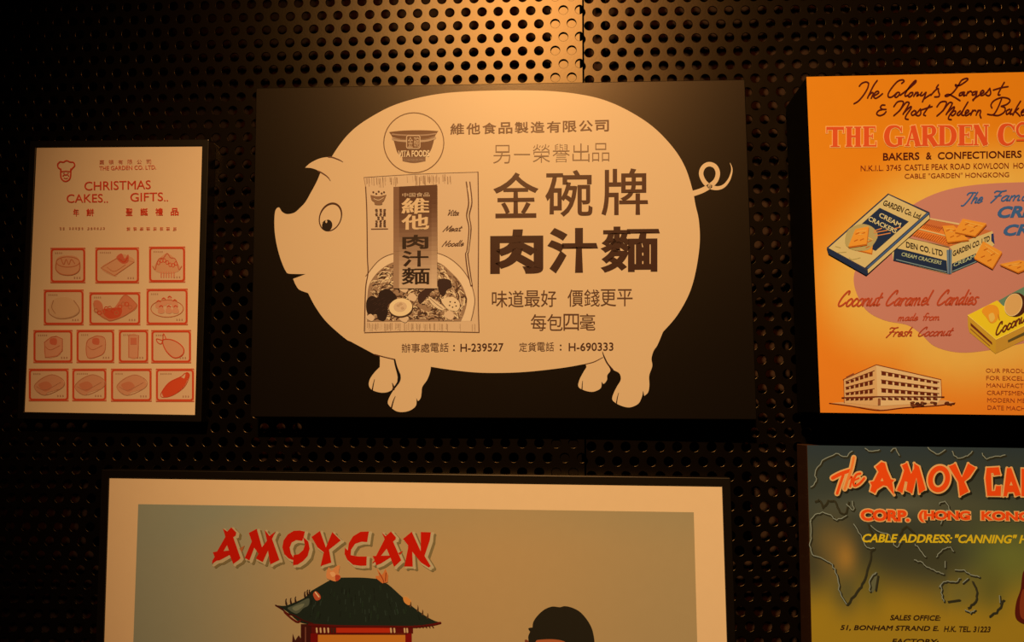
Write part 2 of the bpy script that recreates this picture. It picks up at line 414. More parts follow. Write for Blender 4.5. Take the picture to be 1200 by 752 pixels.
lg.rect(*bx((303,322))[0], *bx((438,452))[0], (104,58,28), 5); lg.rrect(*bx((305,324))[0], *bx((436,450))[0], 1.1, (196,146,92), 6, r=2)
lg.text('金', 477.8, 172.6, 484, 172.6, 12.4, (196,146,92), 6); lg.text('碗', 485, 172.6, 491.2, 172.6, 12.4, (196,146,92), 6)
lg.text('VITA FOODS', 466.6, 184, 503.2, 183.4, 7.6, (222,172,112), 5, off=.03)
lg.text('GOLDEN BOWL', 473.4, 189, 497, 188.6, 2.6, (170,122,76), 5, res=2)
lg.build()
# the noodle packet
pk = Print('noodle_packet_picture', root, yp, PW, .33, .24)
A1 = lambda *p: xf(p, 7.16, 420, 195); A2 = lambda *p: xf(p, 7.16, 420, 290)
rnd = random.Random(5)
edge = A1((45,90),(500,62),(1003,45)) ; right = A1((1003,45),(1008,500)) + A2((1005,400),(1012,710)); bot = A2((1012,710),(500,702),(50,712))
left = A2((50,712),(60,350),(80,210)) + A1((75,750),(70,380),(60,170),(45,90))
pk.poly(path(edge, right, bot, left)[:-1], (208,155,96), 2)
pk.line(right, 1.1, (96,52,28), 6); pk.line(A1((60,170),(70,380),(75,750)) + A2((80,210),(60,350),(50,700)), 1.2, (96,54,28), 6)
pk.line(A1((45,90),(60,170)), .6, (140,90,50), 6); pk.line(bot, .8, (130,84,48), 6); pk.line(edge, .5, (170,120,74), 6)
for k in range(62):                                   # crimped seams
    x = 429+rnd.random()*100; y = 207-.03*(x-427)+rnd.random()*3
    pk.line([(x,y),(x+.4,y+5+rnd.random()*6)], .45+rnd.random()*.5, mixc((216,164,102),(120,74,40),.3+.6*rnd.random()), 3, cap=False)
for k in range(95):
    x = 428+rnd.random()*(131 if k > 60 else 95); y = 378+rnd.random()*2
    pk.line([(x,y),(x,y+5+rnd.random()*4.5)], .4+rnd.random()*.4, mixc((216,164,102),(130,84,46),.2+.5*rnd.random()), 4, cap=False)
bowl = path(A2((62,240),(170,110),(290,52),(480,25),(690,55),(830,140),(930,270),(975,420),(965,530),(945,612)))
pk.poly([(429.4,376)]+bowl+[(552,376)], (222,170,108), 3)
pk.line(bowl, 1, (120,78,44), 4)
noodle = A2((72,620),(75,400),(100,290),(180,190),(300,120),(480,95),(670,125),(770,200),(860,300),(910,430),(895,530),(860,618))
pk.poly(spline(noodle, 5), (150,104,62), 4)
def inn(x, y):
    c = False; n = len(noodle)
    for i in range(n):
        (x1,y1),(x2,y2) = noodle[i], noodle[i-1]
        if (y1 > y) != (y2 > y) and x < (x2-x1)*(y-y1)/(y2-y1)+x1: c = not c
    return c
for k in range(900):
    x, y = 430+rnd.random()*120, 308+rnd.random()*68
    if not inn(x, y): continue
    a = rnd.gauss(.9 if x > 515 else -.6 if x < 460 else 0, .7); l = 1.5+rnd.random()*3.4
    m_ = (x+l*math.cos(a)+rnd.uniform(-1,1), y+l*math.sin(a)); e_ = (x+2*l*math.cos(a+.3), y+2*l*math.sin(a+.3))
    if not (inn(*m_) and inn(*e_)): continue
    pk.line([(x,y), m_, e_], .7+rnd.random()*.7, rnd.choice([(214,164,104),(226,176,114),(110,68,38),(76,42,22),(190,140,86),(60,32,18)]), 5+k % 3, cap=False)
pk.poly(spline(A2((70,440),(110,405),(160,420),(180,370),(240,345),(290,375),(320,420),(300,450),(250,480),(245,560),(215,612),(165,600),(150,560),(90,560),(66,520)), 5, True), (40,22,14), 8)
for k in range(20):
    x, y = A2((90+rnd.random()*170, 430+rnd.random()*110))[0]; pk.line([(x,y),(x+3,y-2)], .5, (66,38,24), 9, cap=False)
pk.poly(spline(A2((672,268),(765,270),(780,330),(745,350),(725,400),(690,395),(668,340)), 4, True), (52,28,18), 8)
pk.poly(spline(A2((500,400),(590,330),(640,350),(600,380),(520,470)), 4, True), (60,32,20), 8)
pk.poly(spline(A2((590,410),(640,440),(720,500),(700,525),(640,495),(600,450)), 4, True), (220,170,108), 9); pk.line(A2((600,425),(650,470),(705,512)), .6, (110,70,40), 10)
pk.poly(spline(A2((700,430),(800,420),(850,470),(830,530),(760,520),(715,480)), 4, True), (222,172,110), 9)
for x, y in ((770,455),(810,460),(765,485),(820,490),(790,500)): pk.disc(*A2((x,y))[0], 1, .9, (70,40,22), 10, n=8)
for x, y, s_ in ((380,350,36),(450,420,40),(760,570,44),(100,590,34),(380,600,36)):
    pk.poly(spline(A2((x-s_,y),(x,y-s_),(x+s_,y-4),(x+s_*.4,y+s_*.8)), 4, True), (212,160,102), 8)
x, y = A2((355,500))[0]
pk.disc(x+.4, y+1.6, 14.4, 10.8, (70,40,22), 9, rot=-8); pk.disc(x, y, 13.6, 10.4, (228,178,114), 10, rot=-8); pk.disc(x-.6, y-.6, 7.8, 5.8, (208,156,98), 11, rot=-8)
for dx, dy in ((-3,-2),(2,1),(0,-4)): pk.disc(x+dx, y+dy, 2, 1.5, (190,138,84), 12, n=10)
# banner, shaded from dark top to a paler foot
N = 22
for k in range(N):
    t0, t1 = k/N, (k+1)/N
    ya = lambda t, e: 218.9+(337.8-218.9)*t-(2.6*(1-t))*e
    for (u0, u1, sh) in ((0,.13,.35),(.13,.87,0),(.87,1,.3)):
        col = mixc((80,40,20), (196,146,92), sm(.05,1,t0)*(1-.25*sh)+sh*.4*sm(0,.4,t0)) if u0 else mixc((120,74,42),(160,112,68),sm(0,1,t0))
        xl = lambda u: 461+(51.3)*u
        pk.add([(xl(u0),ya(t0,u0)),(xl(u1),ya(t0,u1)),(xl(u1),ya(t1,u1)),(xl(u0),ya(t1,u0))], [(0,1,2,3)], tuple(round(v) for v in col), 14)
pk.text('中国食品', 471.5, 230.8, 503.4, 230.2, 4.8, (206,156,100), 15, res=2)
for ch, a, b, y0, y1, c, of in (('維',470.3,503,250.6,232,PALE,.024),('他',470.3,503,269.2,251,PALE,.024),('肉',471.4,502,291.6,275.2,(44,24,12),.026),('汁',471,502.6,312.4,293.6,(44,24,12),.026),('麵',470.3,504,333.4,313.6,(44,24,12),.016)):
    pk.text(ch, a, y0, b, y0-.3, y0-y1, c, 16, off=of)
# small bowl mark and print at the packet's left, script at its right
pk.poly(path(A1((100,238),(165,250),(235,235)), A1((235,235),(215,285),(200,300)), A1((200,300),(195,320),(140,320),(135,300)), A1((135,300),(110,280),(100,238)))[:-1], (132,84,46), 6)
for x, y in ((125,215),(150,228),(170,210),(195,225),(215,215)): pk.disc(*A1((x,y))[0], 1.2, 1.1, (90,50,28), 6, n=8)
pk.line(A1((130,270),(170,282),(210,262)), .8, (206,156,98), 7)
for j, (ya_, n) in enumerate(((368,3),(400,3),(432,2),(462,3),(492,3))):
    for i in range(n):
        x, y = A1((150+i*34+(16 if n == 2 else 0), ya_))[0]
        for q in range(5): pk.line([(x-1.6+rnd.random(), y-1.4+q*.8),(x+1.3+rnd.random()*.6, y-1.5+q*.8+rnd.uniform(-.4,.4))], .5, (96,54,30), 6, cap=False, smooth=False)
pk.line(A1((108,524),(245,522)), 1, (120,74,42), 6)
pk.line(A1((905,130),(925,300),(908,410),(928,520),(912,700)) + A2((900,60),(915,190),(945,320)), 1.5, (92,48,26), 6)
pk.line(A1((935,130),(952,300),(930,410),(945,520),(925,700)) + A2((918,60),(935,190),(955,320)), 1.3, (92,48,26), 6)
pk.line(A1((918,180),(938,300),(918,410),(936,520),(920,700)) + A2((908,60),(925,190),(948,310)), .9, (222,172,110), 7)

# ------------------------------------------------------------------ a single-stroke script hand (unit: x-height 1, ascenders 2)
SC = {
 'a': (1.05, [[(.8,.85),(.5,1.02),(.1,.6),(.15,.1),(.5,.1),(.85,.9)], [(.85,.95),(.75,.1),(1.05,.15)]]),
 'c': (.85, [[(.75,.85),(.45,1.02),(.1,.55),(.2,.05),(.55,.02),(.85,.3)]]),
 'o': (.95, [[(.5,1),(.12,.65),(.15,.1),(.5,0),(.85,.4),(.75,.9),(.45,1)]]),
 'n': (1.05, [[(.1,.95),(.1,0)], [(.12,.55),(.5,1),(.78,.85),(.75,.1),(1,.1)]]),
 'u': (1.05, [[(.1,1),(.08,.25),(.35,0),(.75,.5)], [(.85,1),(.78,.1),(1.05,.15)]]),
 't': (.7, [[(.45,1.7),(.25,.2),(.45,.02),(.7,.2)], [(0,1.05),(.75,1.15)]]),
 'r': (.75, [[(.1,.95),(.1,0)], [(.12,.55),(.4,.98),(.72,.95)]]),
 'm': (1.5, [[(.1,.95),(.1,0)], [(.12,.6),(.4,1),(.58,.8),(.56,0)], [(.58,.6),(.9,1),(1.1,.8),(1.08,.1),(1.35,.1)]]),
 'e': (.85, [[(.15,.45),(.7,.65),(.6,1),(.3,.95),(.1,.4),(.3,0),(.85,.3)]]),
 'l': (.5, [[(.35,2),(.18,1),(.15,.2),(.45,.1)]]),
 'd': (1.05, [[(.75,.9),(.45,1),(.1,.5),(.25,0),(.7,.5)], [(.95,2),(.8,.9),(.75,.1),(1.05,.1)]]),
 'i': (.45, [[(.2,1),(.15,.1),(.4,.1)], [(.36,1.5),(.38,1.58)]]),
 's': (.75, [[(.7,.95),(.35,1),(.2,.75),(.55,.4),(.45,.02),(.05,.08)]]),
 'h': (1.0, [[(.35,2),(.15,1),(.1,0)], [(.12,.5),(.5,1),(.75,.8),(.7,.1),(.95,.1)]]),
 'k': (.95, [[(.35,2),(.15,1),(.1,0)], [(.75,1),(.2,.5),(.85,.0)]]),
 'f': (.65, [[(.9,1.85),(.6,2),(.35,1.5),(.2,0)], [(0,1.05),(.65,1.1)]]),
 'C': (1.35, [[(1.15,1.6),(1.15,2),(.8,1.95),(.3,1.2),(.1,.4),(.3,.02),(.75,.1),(1.2,.5)]]),
 'F': (1.3, [[(.1,1.7),(.3,1.95),(.9,1.85),(1.45,2)], [(.95,1.85),(.6,.7),(.2,-.25)], [(.35,.95),(1.1,1.05)]]),
 'T': (1.3, [[(.0,1.6),(.25,1.95),(1.3,1.95)], [(.95,1.95),(.7,.8),(.2,-.3),(-.2,-.35)]]),
 'V': (1.0, [[(.0,1.8),(.3,1.9),(.4,.1)], [(.4,.1),(1.1,1.9)]]),
 'M': (1.6, [[(.0,-.1),(.6,1.9)], [(.6,1.9),(.75,.2)], [(.75,.2),(1.5,1.9)], [(1.5,1.9),(1.45,.1),(1.7,.1)]]),
 'N': (1.4, [[(.0,-.1),(.5,1.9)], [(.5,1.9),(.95,.1)], [(.95,.1),(1.5,2)]]),
}
def script(P, txt, x0, y0, x1, y1, xh, w, c, layer=3, slant=.35):
    tot = sum(.6 if ch == ' ' else SC[ch][0] for ch in txt); k = (x1-x0)/tot; x = 0
    for ch in txt:
        if ch == ' ': x += .6; continue
        adv, st = SC[ch]
        for q in st:
            pts = []
            for (u, v) in q:
                X = x0+(x+u)*k; pts.append((X+slant*v*xh, y0+(y1-y0)*(x+u)/tot-v*xh))
            P.line(pts, w, c, layer)
        x += adv
for t, a, b, y in (('Vita', 523, 537, 252.5), ('Meat'.replace('M','M'), 519, 539.5, 271), ('Noodle', 518, 542.5, 288.5)):
    script(pk, t, a, y, b, y-.5, 3.4, .65, (96,54,30), 6, slant=.5)
pk.build()

# ================================================================== 2. cream poster with red boxes, left
CW = (200, 140, 76); yc = -.022
CC = [(43,173),(237,171.5),(228.5,486),(29,482.5)]
root = thing('framed_poster', 'small cream poster with rows of red outlined food boxes in black frame', 'poster', base(CC, yc))
q = [unp(*p, yc) for p in CC]
slab('frame', root, grow(q, .0085), yc-.0016, 0, FRAME, hole=grow(q, -.0002))
sheet(root, CC, yc, CW, lambda x, y: (212,148,80), 8, 8)
RD = (196, 44, 14)
bxs = Print('food_boxes', root, yc, CW); RB = (190,52,16)
rows = [[(58.5,290,100.6,331.6),(111,289.6,163.5,332),(174,288.6,217.6,331)], [(50.6,339,98.6,381),(104,342,165,381),(171,338,220.6,380.8)],
        [(38.5,386.3,85.5,425.2),(89,386,134.5,425.2),(138.5,386,174.3,425.3),(176.6,386.3,224.5,425.4)], [(33,431.5,81,470),(84,431.5,125.3,470),(129.4,431.5,178.3,470.5),(182,431.5,228,470.7)]]
INK = (176,82,34); HALF = (196,116,58)
for j, r in enumerate(rows):
    for i, (x0, y0, x1, y1) in enumerate(r):
        bxs.rect(x0+.5, y0+.5, x1-.5, y1-.5, (200,108,54), 1)
        bxs.rect(x0+3, y0+3.2, x1-3, y1-3, (200,134,72), 2)
        bxs.rrect(x0+2, y0+2, x1-2, y1-2, 2.1, RB, 3, r=3.2)
        bxs.line([(x0+1,y0+.8),(x1-1,y0+.6)], 1.1, (192,70,28), 3, smooth=False); bxs.line([(x0+1,y1-.6),(x1-1,y1-.6)], 1.1, (192,70,28), 3, smooth=False)
        cx, cy = (x0+x1)/2, (y0+y1)/2
        x = x0+6
        for k in range(rnd.randint(4,6)): bxs.rect(x, y0+5.4, x+1.3, y0+7.2, (172,104,52), 4); x += 2.3
        for k in range(3): bxs.rect(x1-14+3*k, y1-7.4, x1-12.6+3*k, y1-5.2, (168,98,50), 4)
        L = lambda pts, w=.7, c=INK, cl_=False, sm_=True: bxs.line([(cx+a, cy+b) for a, b in pts], w, c, 5, closed=cl_, smooth=sm_)
        P_ = lambda pts, c=HALF: bxs.poly(spline([(cx+a, cy+b) for a, b in pts], 4, True), c, 4)
        if (j,i) == (0,0):
            P_([(-14,-6),(-8,-11),(8,-11),(14,-5),(14,5),(6,11),(-8,11),(-14,5)]); bxs.ring(cx, cy-4, 13.6, 6, .9, INK, 5); L([(-13.6,-3),(-14,5),(-7,10.5),(5,11),(13,6),(13.8,-3)], 1.2)
            L([(-8,-8),(-5,-1),(-2,-7),(1,-1),(4,-7),(8,-2)], 1)
        elif (j,i) == (0,1):
            P_([(-19,3),(-2,-8),(4,-13),(14,-11),(20,-4),(2,9),(-3,13)]); L([(-19,3),(-1,-8),(20,-4),(-3,12)], 1, cl_=True, sm_=False); P_([(-1,-9),(5,-14),(9,-8),(13,-13),(13,-4),(6,-2)], (188,74,34)); L([(2,-8),(8,-4),(12,-9)], 1, RB)
            L([(-12,2),(-3,7),(10,-1)], .6)
        elif (j,i) == (0,2):
            P_([(-16,5),(-12,-3),(-6,-10),(0,-13),(7,-9),(12,-2),(16,5),(8,10),(-8,10)]); L([(-17,2),(-14,6),(-12,-2),(-9,-7),(-4,-8),(0,-13),(4,-8),(9,-7),(12,-1),(14,6),(17,2)], 1, (180,70,30))
            for k in range(7): bxs.ring(cx-10+3.4*k, cy-2-3*math.sin(k), 1.6, 2.2, .7, RB, 5)
            for k in range(6): L([(-7+3*k,9),(-7+3*k,15)], 1.3, (196,96,48))
        elif (j,i) == (1,0):
            P_([(-17,3),(-12,-9),(0,-12),(11,-9),(18,3),(8,11),(-8,11)], (196,128,66)); L([(-18,2),(-16,8),(-6,13),(8,12),(17,7),(18,1),(12,-8)], 1, (160,92,42)); L([(-12,-8),(-14,0),(-10,7)], .9, (160,92,42))
        elif (j,i) == (1,1):
            P_([(-25,-7),(-20,-10),(-15,-6),(-12,2),(-2,0),(6,-10),(12,-16),(25,-6),(24,1),(8,10),(-5,14),(-18,8)], (192,92,44)); P_([(-14,1),(-2,-1),(8,0),(6,9),(-5,12),(-12,8)], (190,62,24))
            for k in range(11): bxs.ring(cx-22+4*k, cy+3*math.sin(k*1.3)+(2 if k < 7 else -3), 2.3, 2.2, .8, RB if k % 2 else INK, 5)
            L([(-25,-6),(-22,4),(-10,12),(-4,14),(12,8),(25,-2),(24,-7),(13,-16),(6,-10)], .9)
        elif (j,i) == (1,2):
            bxs.ring(cx, cy+2, 19, 10, .9, INK, 5); 
            for a, b in ((-10,-3),(-4,-6),(3,-8),(9,-4),(-7,3),(2,3),(10,3)): P_([(a-3.6,b),(a,b-3.4),(a+3.6,b),(a+3,b+4.4),(a-3,b+4.4)], (198,112,58)); L([(a-2,b-3),(a,b-4.5),(a+2,b-3)], 1.1, RB)
        elif (j,i) in ((2,0),(2,1)):
            s_ = 1 if i else -.4
            P_([(-9,-6),(2,-13*.9 if i else -11),(10,-9),(10,6),(4,12),(-9,12)], (198,112,58)); L([(-10,-5),(-2,-11),(4,-12),(11,-9),(11,5),(5,11),(-9,13)], .9, (184,80,36), True, bool(i)); P_([(-3,-9),(4,-9),(4,-2),(-3,-3)], (190,78,36)); L([(-9,0),(-3,4),(8,-1)], .7)
        elif (j,i) == (2,2):
            P_([(-5,-12),(5,-12),(5,12),(-5,12)], (196,112,58)); L([(-5.6,-13),(6,-13),(5.2,13.5),(-5.6,13)], 1, (184,80,36), True, False); bxs.rect(cx-3.6, cy-10, cx+3.6, cy-2, (190,86,42), 5)
        elif (j,i) == (2,3):
            P_([(-9,-7),(2,-8),(14,2),(13,9),(4,13),(-6,4)], (198,116,60)); L([(-10,-7),(0,-8),(10,-3),(15,4),(12,11),(3,13),(-6,5)], 1.2, RB, True); L([(-10,-7),(-17,-9),(-16,-5),(-12,-3),(-10,-7),(-9,-15),(-6,-9)], 1, RB); P_([(1,-2),(8,2),(4,6),(-1,2)], (190,74,32))
        elif (j,i) in ((3,0),(3,1),(3,2)):
            P_([(-17,3),(-10,-7),(4,-12),(16,-6),(16,3),(0,9),(-6,12)], (192,110,56)); L([(-17,3),(-10,-6),(4,-12),(17,-6),(16,3),(-5,12)], .8, (176,96,46), True)
            P_([(-12,0),(-2,-4),(4,2),(-4,8)], (186,92,44)); L([(-14,2),(-4,6),(14,-3)], .7, (170,90,44))
        else:
            P_([(-15,8),(-8,-2),(6,-9),(11,-8),(13,-15),(17,-13),(14,-5),(10,2),(0,10),(-12,14)], (194,56,18)); L([(-16,9),(-7,-3),(7,-10),(12,-14),(17,-12),(11,2),(-3,12),(-15,14)], .8, RB, True)
bxs.build()
ct = Print('lettering', root, yc, CW); CR = (190, 46, 14)
for i, ch in enumerate('嘉頓有限公司'): ct.text(ch, 116.4+11*i, 192.6-.1*i, 122+11*i, 192.5-.1*i, 5.2, (184,76,34), res=2)
ct.text('THE GARDEN CO. LTD.', 116.2, 199.6, 183, 198.4, 5, (190,66,26), res=3, off=.01)
ct.cut()
ct.text('CHRISTMAS', 98.8, 223.2, 176.6, 221.4, 10.4, CR, off=.006)
ct.cut(); ct.text('CAKES', 78, 237.6, 120.4, 237, 10, CR, off=.006); ct.cut(); ct.text('GIFTS', 152.6, 236.2, 191, 235.4, 10.2, CR, off=.006)
for x, y in ((122.6,236.6),(125.6,236.6),(193,235),(196,235)): ct.disc(x, y, .9, .9, CR, 3, n=8)
ct.cut()
for ch, a, b in (('年',85.6,92.6),('餅',101,110.2),('聖',147.4,155.2),('誕',164.4,173.2),('禮',182,190.8),('品',200,209.2)):
    if ch in '餅聖': ct.cut()
    ct.text(ch, a, 254-.008*a, b, 254-.008*b, 8.8, CR, off=.024, res=2)
ct.cut()
for x0_, x1_, n, c in ((69.5,124,15,(176,96,46)), (148,210,8,(186,70,28))):
    ct.cut()
    for k in range(n):
        x = x0_+(x1_-x0_)*k/n; h = 4.2 if n == 8 else 3
        if n == 15 and k in (2,8): continue
        for qn in range(3): ct.line([(x+rnd.random(), 266.4+qn*h/3+rnd.random()),(x+(4.4 if n == 8 else 2.4), 266.6+qn*h/3)], .6, c, 3, cap=False)
        ct.line([(x+1.5,266),(x+1.5,266+h)], .7, c, 3, cap=False)
ct.build()
em = Print('chef_hat_emblem', root, yc, CW)
em.line(xf([(615,500),(605,480),(582,462),(576,425),(605,395),(640,400),(680,382),(722,398),(760,403),(774,440),(745,475),(725,500)],10,10,150), 1.6, CR, 3)
em.line(xf([(612,480),(612,570),(636,612),(670,624),(708,606),(726,565),(730,480)],10,10,150), 1.6, CR, 3)
em.line(xf([(615,512),(670,505),(725,512)],10,10,150), 1.2, CR, 3); em.line(xf([(638,562),(655,545),(670,550),(690,545),(704,562)],10,10,150), 1.3, CR, 3); em.line(xf([(650,585),(672,592),(692,585)],10,10,150), .9, CR, 3)
em.line(xf([(640,528),(655,526)],10,10,150), .8, CR, 3); em.line(xf([(688,526),(703,528)],10,10,150), .8, CR, 3)
em.build()

# ================================================================== 3. large framed poster, lower centre
AW = (224, 166, 100); ya = -.026
AC = [(128.5,559.5),(846,569.5),(862,1080),(112,1072)]
root = thing('framed_poster', 'large black framed poster with red lettering above a pagoda roof', 'poster', base(AC, ya))
q = [unp(*p, ya) for p in AC]
slab('frame', root, grow(q, .0095), ya-.002, 0, FRAME, hole=grow(q, -.0002), bev=.0007)
sheet(root, AC, ya, AW, lambda x, y: (232,172,103), 8, 8)
IC = [(162,590.5),(813,600),(825,1046),(146,1038)]
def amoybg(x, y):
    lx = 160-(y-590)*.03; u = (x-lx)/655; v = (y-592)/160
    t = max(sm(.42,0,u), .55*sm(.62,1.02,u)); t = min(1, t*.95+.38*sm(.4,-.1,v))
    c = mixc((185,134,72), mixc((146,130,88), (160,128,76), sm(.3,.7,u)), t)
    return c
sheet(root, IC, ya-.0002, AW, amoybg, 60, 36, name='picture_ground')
am = Print('red_lettering', root, ya-.0004, AW)
c1 = lambda *p: xf(p, 8.543, 240, 605); c2 = lambda *p: xf(p, 8, 370, 605)
LT = [(c1((180,120),(225,150),(265,108),(315,160),(310,190),(285,208),(357,415),(345,432),(285,475),(248,385),(150,438),(118,442),(72,475),(76,440),(98,405),(80,358),(122,350),(205,205),(195,165)), [c1((222,288),(242,340),(188,346))]),
 (c1((440,165),(520,123),(572,308),(622,242),(598,133),(648,195),(707,150),(674,225),(748,435),(655,480),(632,342),(580,457),(510,420),(538,372),(495,312),(447,440),(400,415),(470,250)), []),
 (c1((1003,150),(950,140),(890,143),(830,180),(788,240),(776,310),(796,378),(840,420),(887,437),(886,408),(862,370),(850,310),(870,260),(915,236),(975,244),(990,205)), []),
 (c1((985,205),(1036,250),(1050,320),(1030,395),(985,445),(930,482),(883,488),(888,386),(940,376),(985,335),(1002,285)), []),
 ([(365,629),(375,621.8),(381.9,641.3),(389.4,623.1),(399.4,633.1),(385.6,643.8),(388.3,659),(375.6,663.2),(379.4,646.9),(372,641)], []),
 (c2((498,140),(420,143),(350,185),(310,250),(300,318),(274,290),(270,350),(295,405),(350,452),(420,462),(475,460),(478,375),(400,374),(328,362),(332,310),(370,255),(430,236),(482,240)), []),
 (c2((618,148),(655,185),(705,140),(752,195),(748,215),(725,235),(802,410),(735,472),(700,385),(612,440),(567,458),(558,425),(528,438),(552,410),(533,370),(565,370),(645,215),(640,195)), [c2((665,302),(692,366),(612,368))]),
 (c2((818,210),(900,143),(984,325),(985,145),(1080,148),(1070,220),(1020,370),(1078,465),(1060,478),(985,430),(905,330),(910,470),(830,468),(865,300),(865,270)), [])]
for pts, hl in LT:
    am.fat(pts, 1.9, (128,98,50), 1, 4.6, 3.4); am.fat(pts, 1.7, (190,150,92), 2, 2.2, 1.6)
    am.poly(pts, (196,20,2), 3, hl)
    for h in hl: am.poly(h, (190,140,84), 4)
for p in (c1((345,320),(400,290),(370,360)), c2((772,342),(818,322),(790,362))): am.poly(p, (170,90,40) if p[0][0] < 300 else (196,30,4), 3)
am.build()
pg = Print('pagoda_picture', root, ya-.0004, AW)
c3 = lambda *p: xf(p, 8.173, 315, 660); c4 = lambda *p: xf(p, 8.173, 415, 660)
G = (30, 34, 20)
roof = path([(392,677),(402,676.5),(425,676.6),(441,678)], [(441,678),(454,684),(470,698),(484,711)], [(484,711),(498,721),(509,727),(517,729.2)], [(517,729.2),(505,732),(484,733.5),(450,733),(400,732.5),(362,731)], [(362,731),(350,728),(336,716),(324,709)], [(324,709),(334,709.5),(344,706),(357,700),(365,692)], [(365,692),(384,681),(392,677)])
pg.poly(roof[:-1], G, 2)
for k in range(120):
    x = 364+rnd.random()*130; y = 684+rnd.random()*44
    top = 680 if 385 < x < 445 else 680+(x-445)*.78 if x > 445 else 680+(385-x)*.8
    if y < top+4 or y+8 > 731: continue
    pg.line([(x,y),(x+(x-420)*.03,y+6)], .9, rnd.choice([(38,44,26),(24,26,15),(46,52,34),(34,44,22)]), 3, cap=False)
pg.poly(spline(c3((180,430),(230,405),(300,370),(370,335),(390,345),(380,400),(330,430),(290,470),(250,478)), 4, True), (84,80,52), 3)
pg.poly(spline(c3((225,425),(290,395),(340,385),(320,420),(260,455)), 4, True), (116,106,68), 4)
pg.line(c3((65,400),(130,440),(180,480),(250,500),(330,545),(420,575)), 1.6, (66,14,8), 3)
pg.line(c3((150,465),(210,520),(270,560),(300,550)), 2.2, (96,22,10), 3)
pg.line([(362,731.6),(400,733.5),(450,734),(484,734.2),(505,732),(516,729.5)], 2.6, (92,14,8), 4)
for x, y, h in ((335.5,706,5),(341,705,5),(346.5,703.5,5),(357.5,697.5,5),(360.5,695,4.5),(363,694,3.5)): pg.line([(x,y+1.5,2.4),(x-.6,y-h*.6,1.2),(x+.3,y-h,.4)], 1, (52,26,14), 4)
for x, y, h in ((481,709,4),(489.5,714,5),(495,718,4),(501,722,4)): pg.line([(x,y+1.5,2.2),(x+.4,y-h*.6,1),(x-.2,y-h,.4)], 1, (86,52,24), 4)
for k in range(6): pg.line([(486+4*k,732.5),(488+4*k,735.2)], 1.2, (70,16,8), 4)
pg.poly(spline(c3((552,90),(575,35),(600,70),(640,30),(680,20),(670,90),(688,140),(640,172),(585,155),(555,140)), 3, True), (216,124,58), 4)
pg.poly(spline(c3((640,110),(685,120),(670,160),(640,165)), 3, True), (186,62,28), 5); pg.poly(spline(c3((585,90),(620,80),(640,110),(610,130)), 3, True), (232,150,80), 5)
pg.poly([*c4((208,140),(205,120),(240,118),(215,45),(262,110),(278,95),(300,50),(325,110),(322,180),(270,190))], (206,104,40), 4); pg.line(c4((240,90),(275,150),(285,185)), 1, (150,50,18), 5); pg.line(c4((305,90),(300,170)), 1, (140,46,16), 5)
pg.poly(spline(c3((425,290),(450,265),(490,300),(495,340),(455,355),(430,320)), 3, True), (186,72,34), 4); pg.line(c3((445,275),(480,320)), 1.3, (232,190,130), 5)
pg.poly(spline(c4((470,325),(500,320),(545,360),(530,400),(495,385),(475,360)), 3, True), (214,128,50), 4)
# body below the eaves
pg.rect(362, 733, 484, 742, (92,14,8), 1); pg.rect(394, 735.4, 457, 741.2, (186,40,12), 2); pg.rect(372, 742, 476, 1000, (204,110,28), 1)
pg.rect(364, 742, 372.5, 1000, (120,12,6), 2); pg.rect(475, 742, 482.5, 1000, (130,14,8), 2); pg.line([(372,742.6),(476,742.8)], 1.4, (90,14,8), 3, smooth=False)
for x in (371,375.5,380,384.5,388.5,392,458,462,474,477): pg.line([(x,736),(x+.4,740.5)], 2, (206,150,86) if x not in (388.5,392) else (60,30,16), 3, smooth=False)
pg.rect(352.5, 731, 365, 1000, (66,18,10), 1); pg.line([(358,735),(358,760)], 1.5, (120,60,36), 2, smooth=False)
pg.poly([(342,760),(343,742),(346,750),(350,744),(354,750),(354,760)], (70,24,12), 2)
pg.build()
hd = Print('portrait_picture', root, ya-.0004, AW)
c5 = lambda *p: xf(p, 10, 600, 690)
hd.poly(path(c5((200,640),(190,560),(212,500)), c5((212,500),(192,460),(240,450)), c5((240,450),(250,385),(300,310),(380,240),(470,205),(560,212),(620,200),(710,220),(800,270),(880,360),(935,460),(960,560),(968,640)), c5((968,640),(960,900),(600,1000),(210,900),(200,640)))[:-1], (36,27,13), 2)
hd.poly(path(c5((270,700),(280,610),(340,592),(480,588),(590,605),(640,640),(700,760)), c5((700,760),(720,1000),(600,1300),(420,1350),(290,1150),(270,700)))[:-1], (176,84,36), 3)
hd.poly([(634,800),(664,800),(668,842),(630,842)], (168,80,34), 1)
hd.poly(spline([(628,838),(600,850),(572,872),(556,930),(548,1040),(740,1040),(728,930),(716,872),(692,850),(668,838),(650,846)], 4, True), (150,30,20), 2)
hd.line([(636,766),(641,764),(646,766)], 1.6, (40,22,14), 5); hd.line([(660,766),(665,764),(670,766)], 1.6, (40,22,14), 5); hd.line([(646,796),(653,799),(660,796)], 2.4, (150,30,20), 5); hd.line([(653,770),(651,784),(655,786)], 1, (140,64,30), 5)
hd.poly(spline(c5((165,590),(150,620),(200,680),(230,640)), 3, True), (120,50,22), 1)
hd.build()

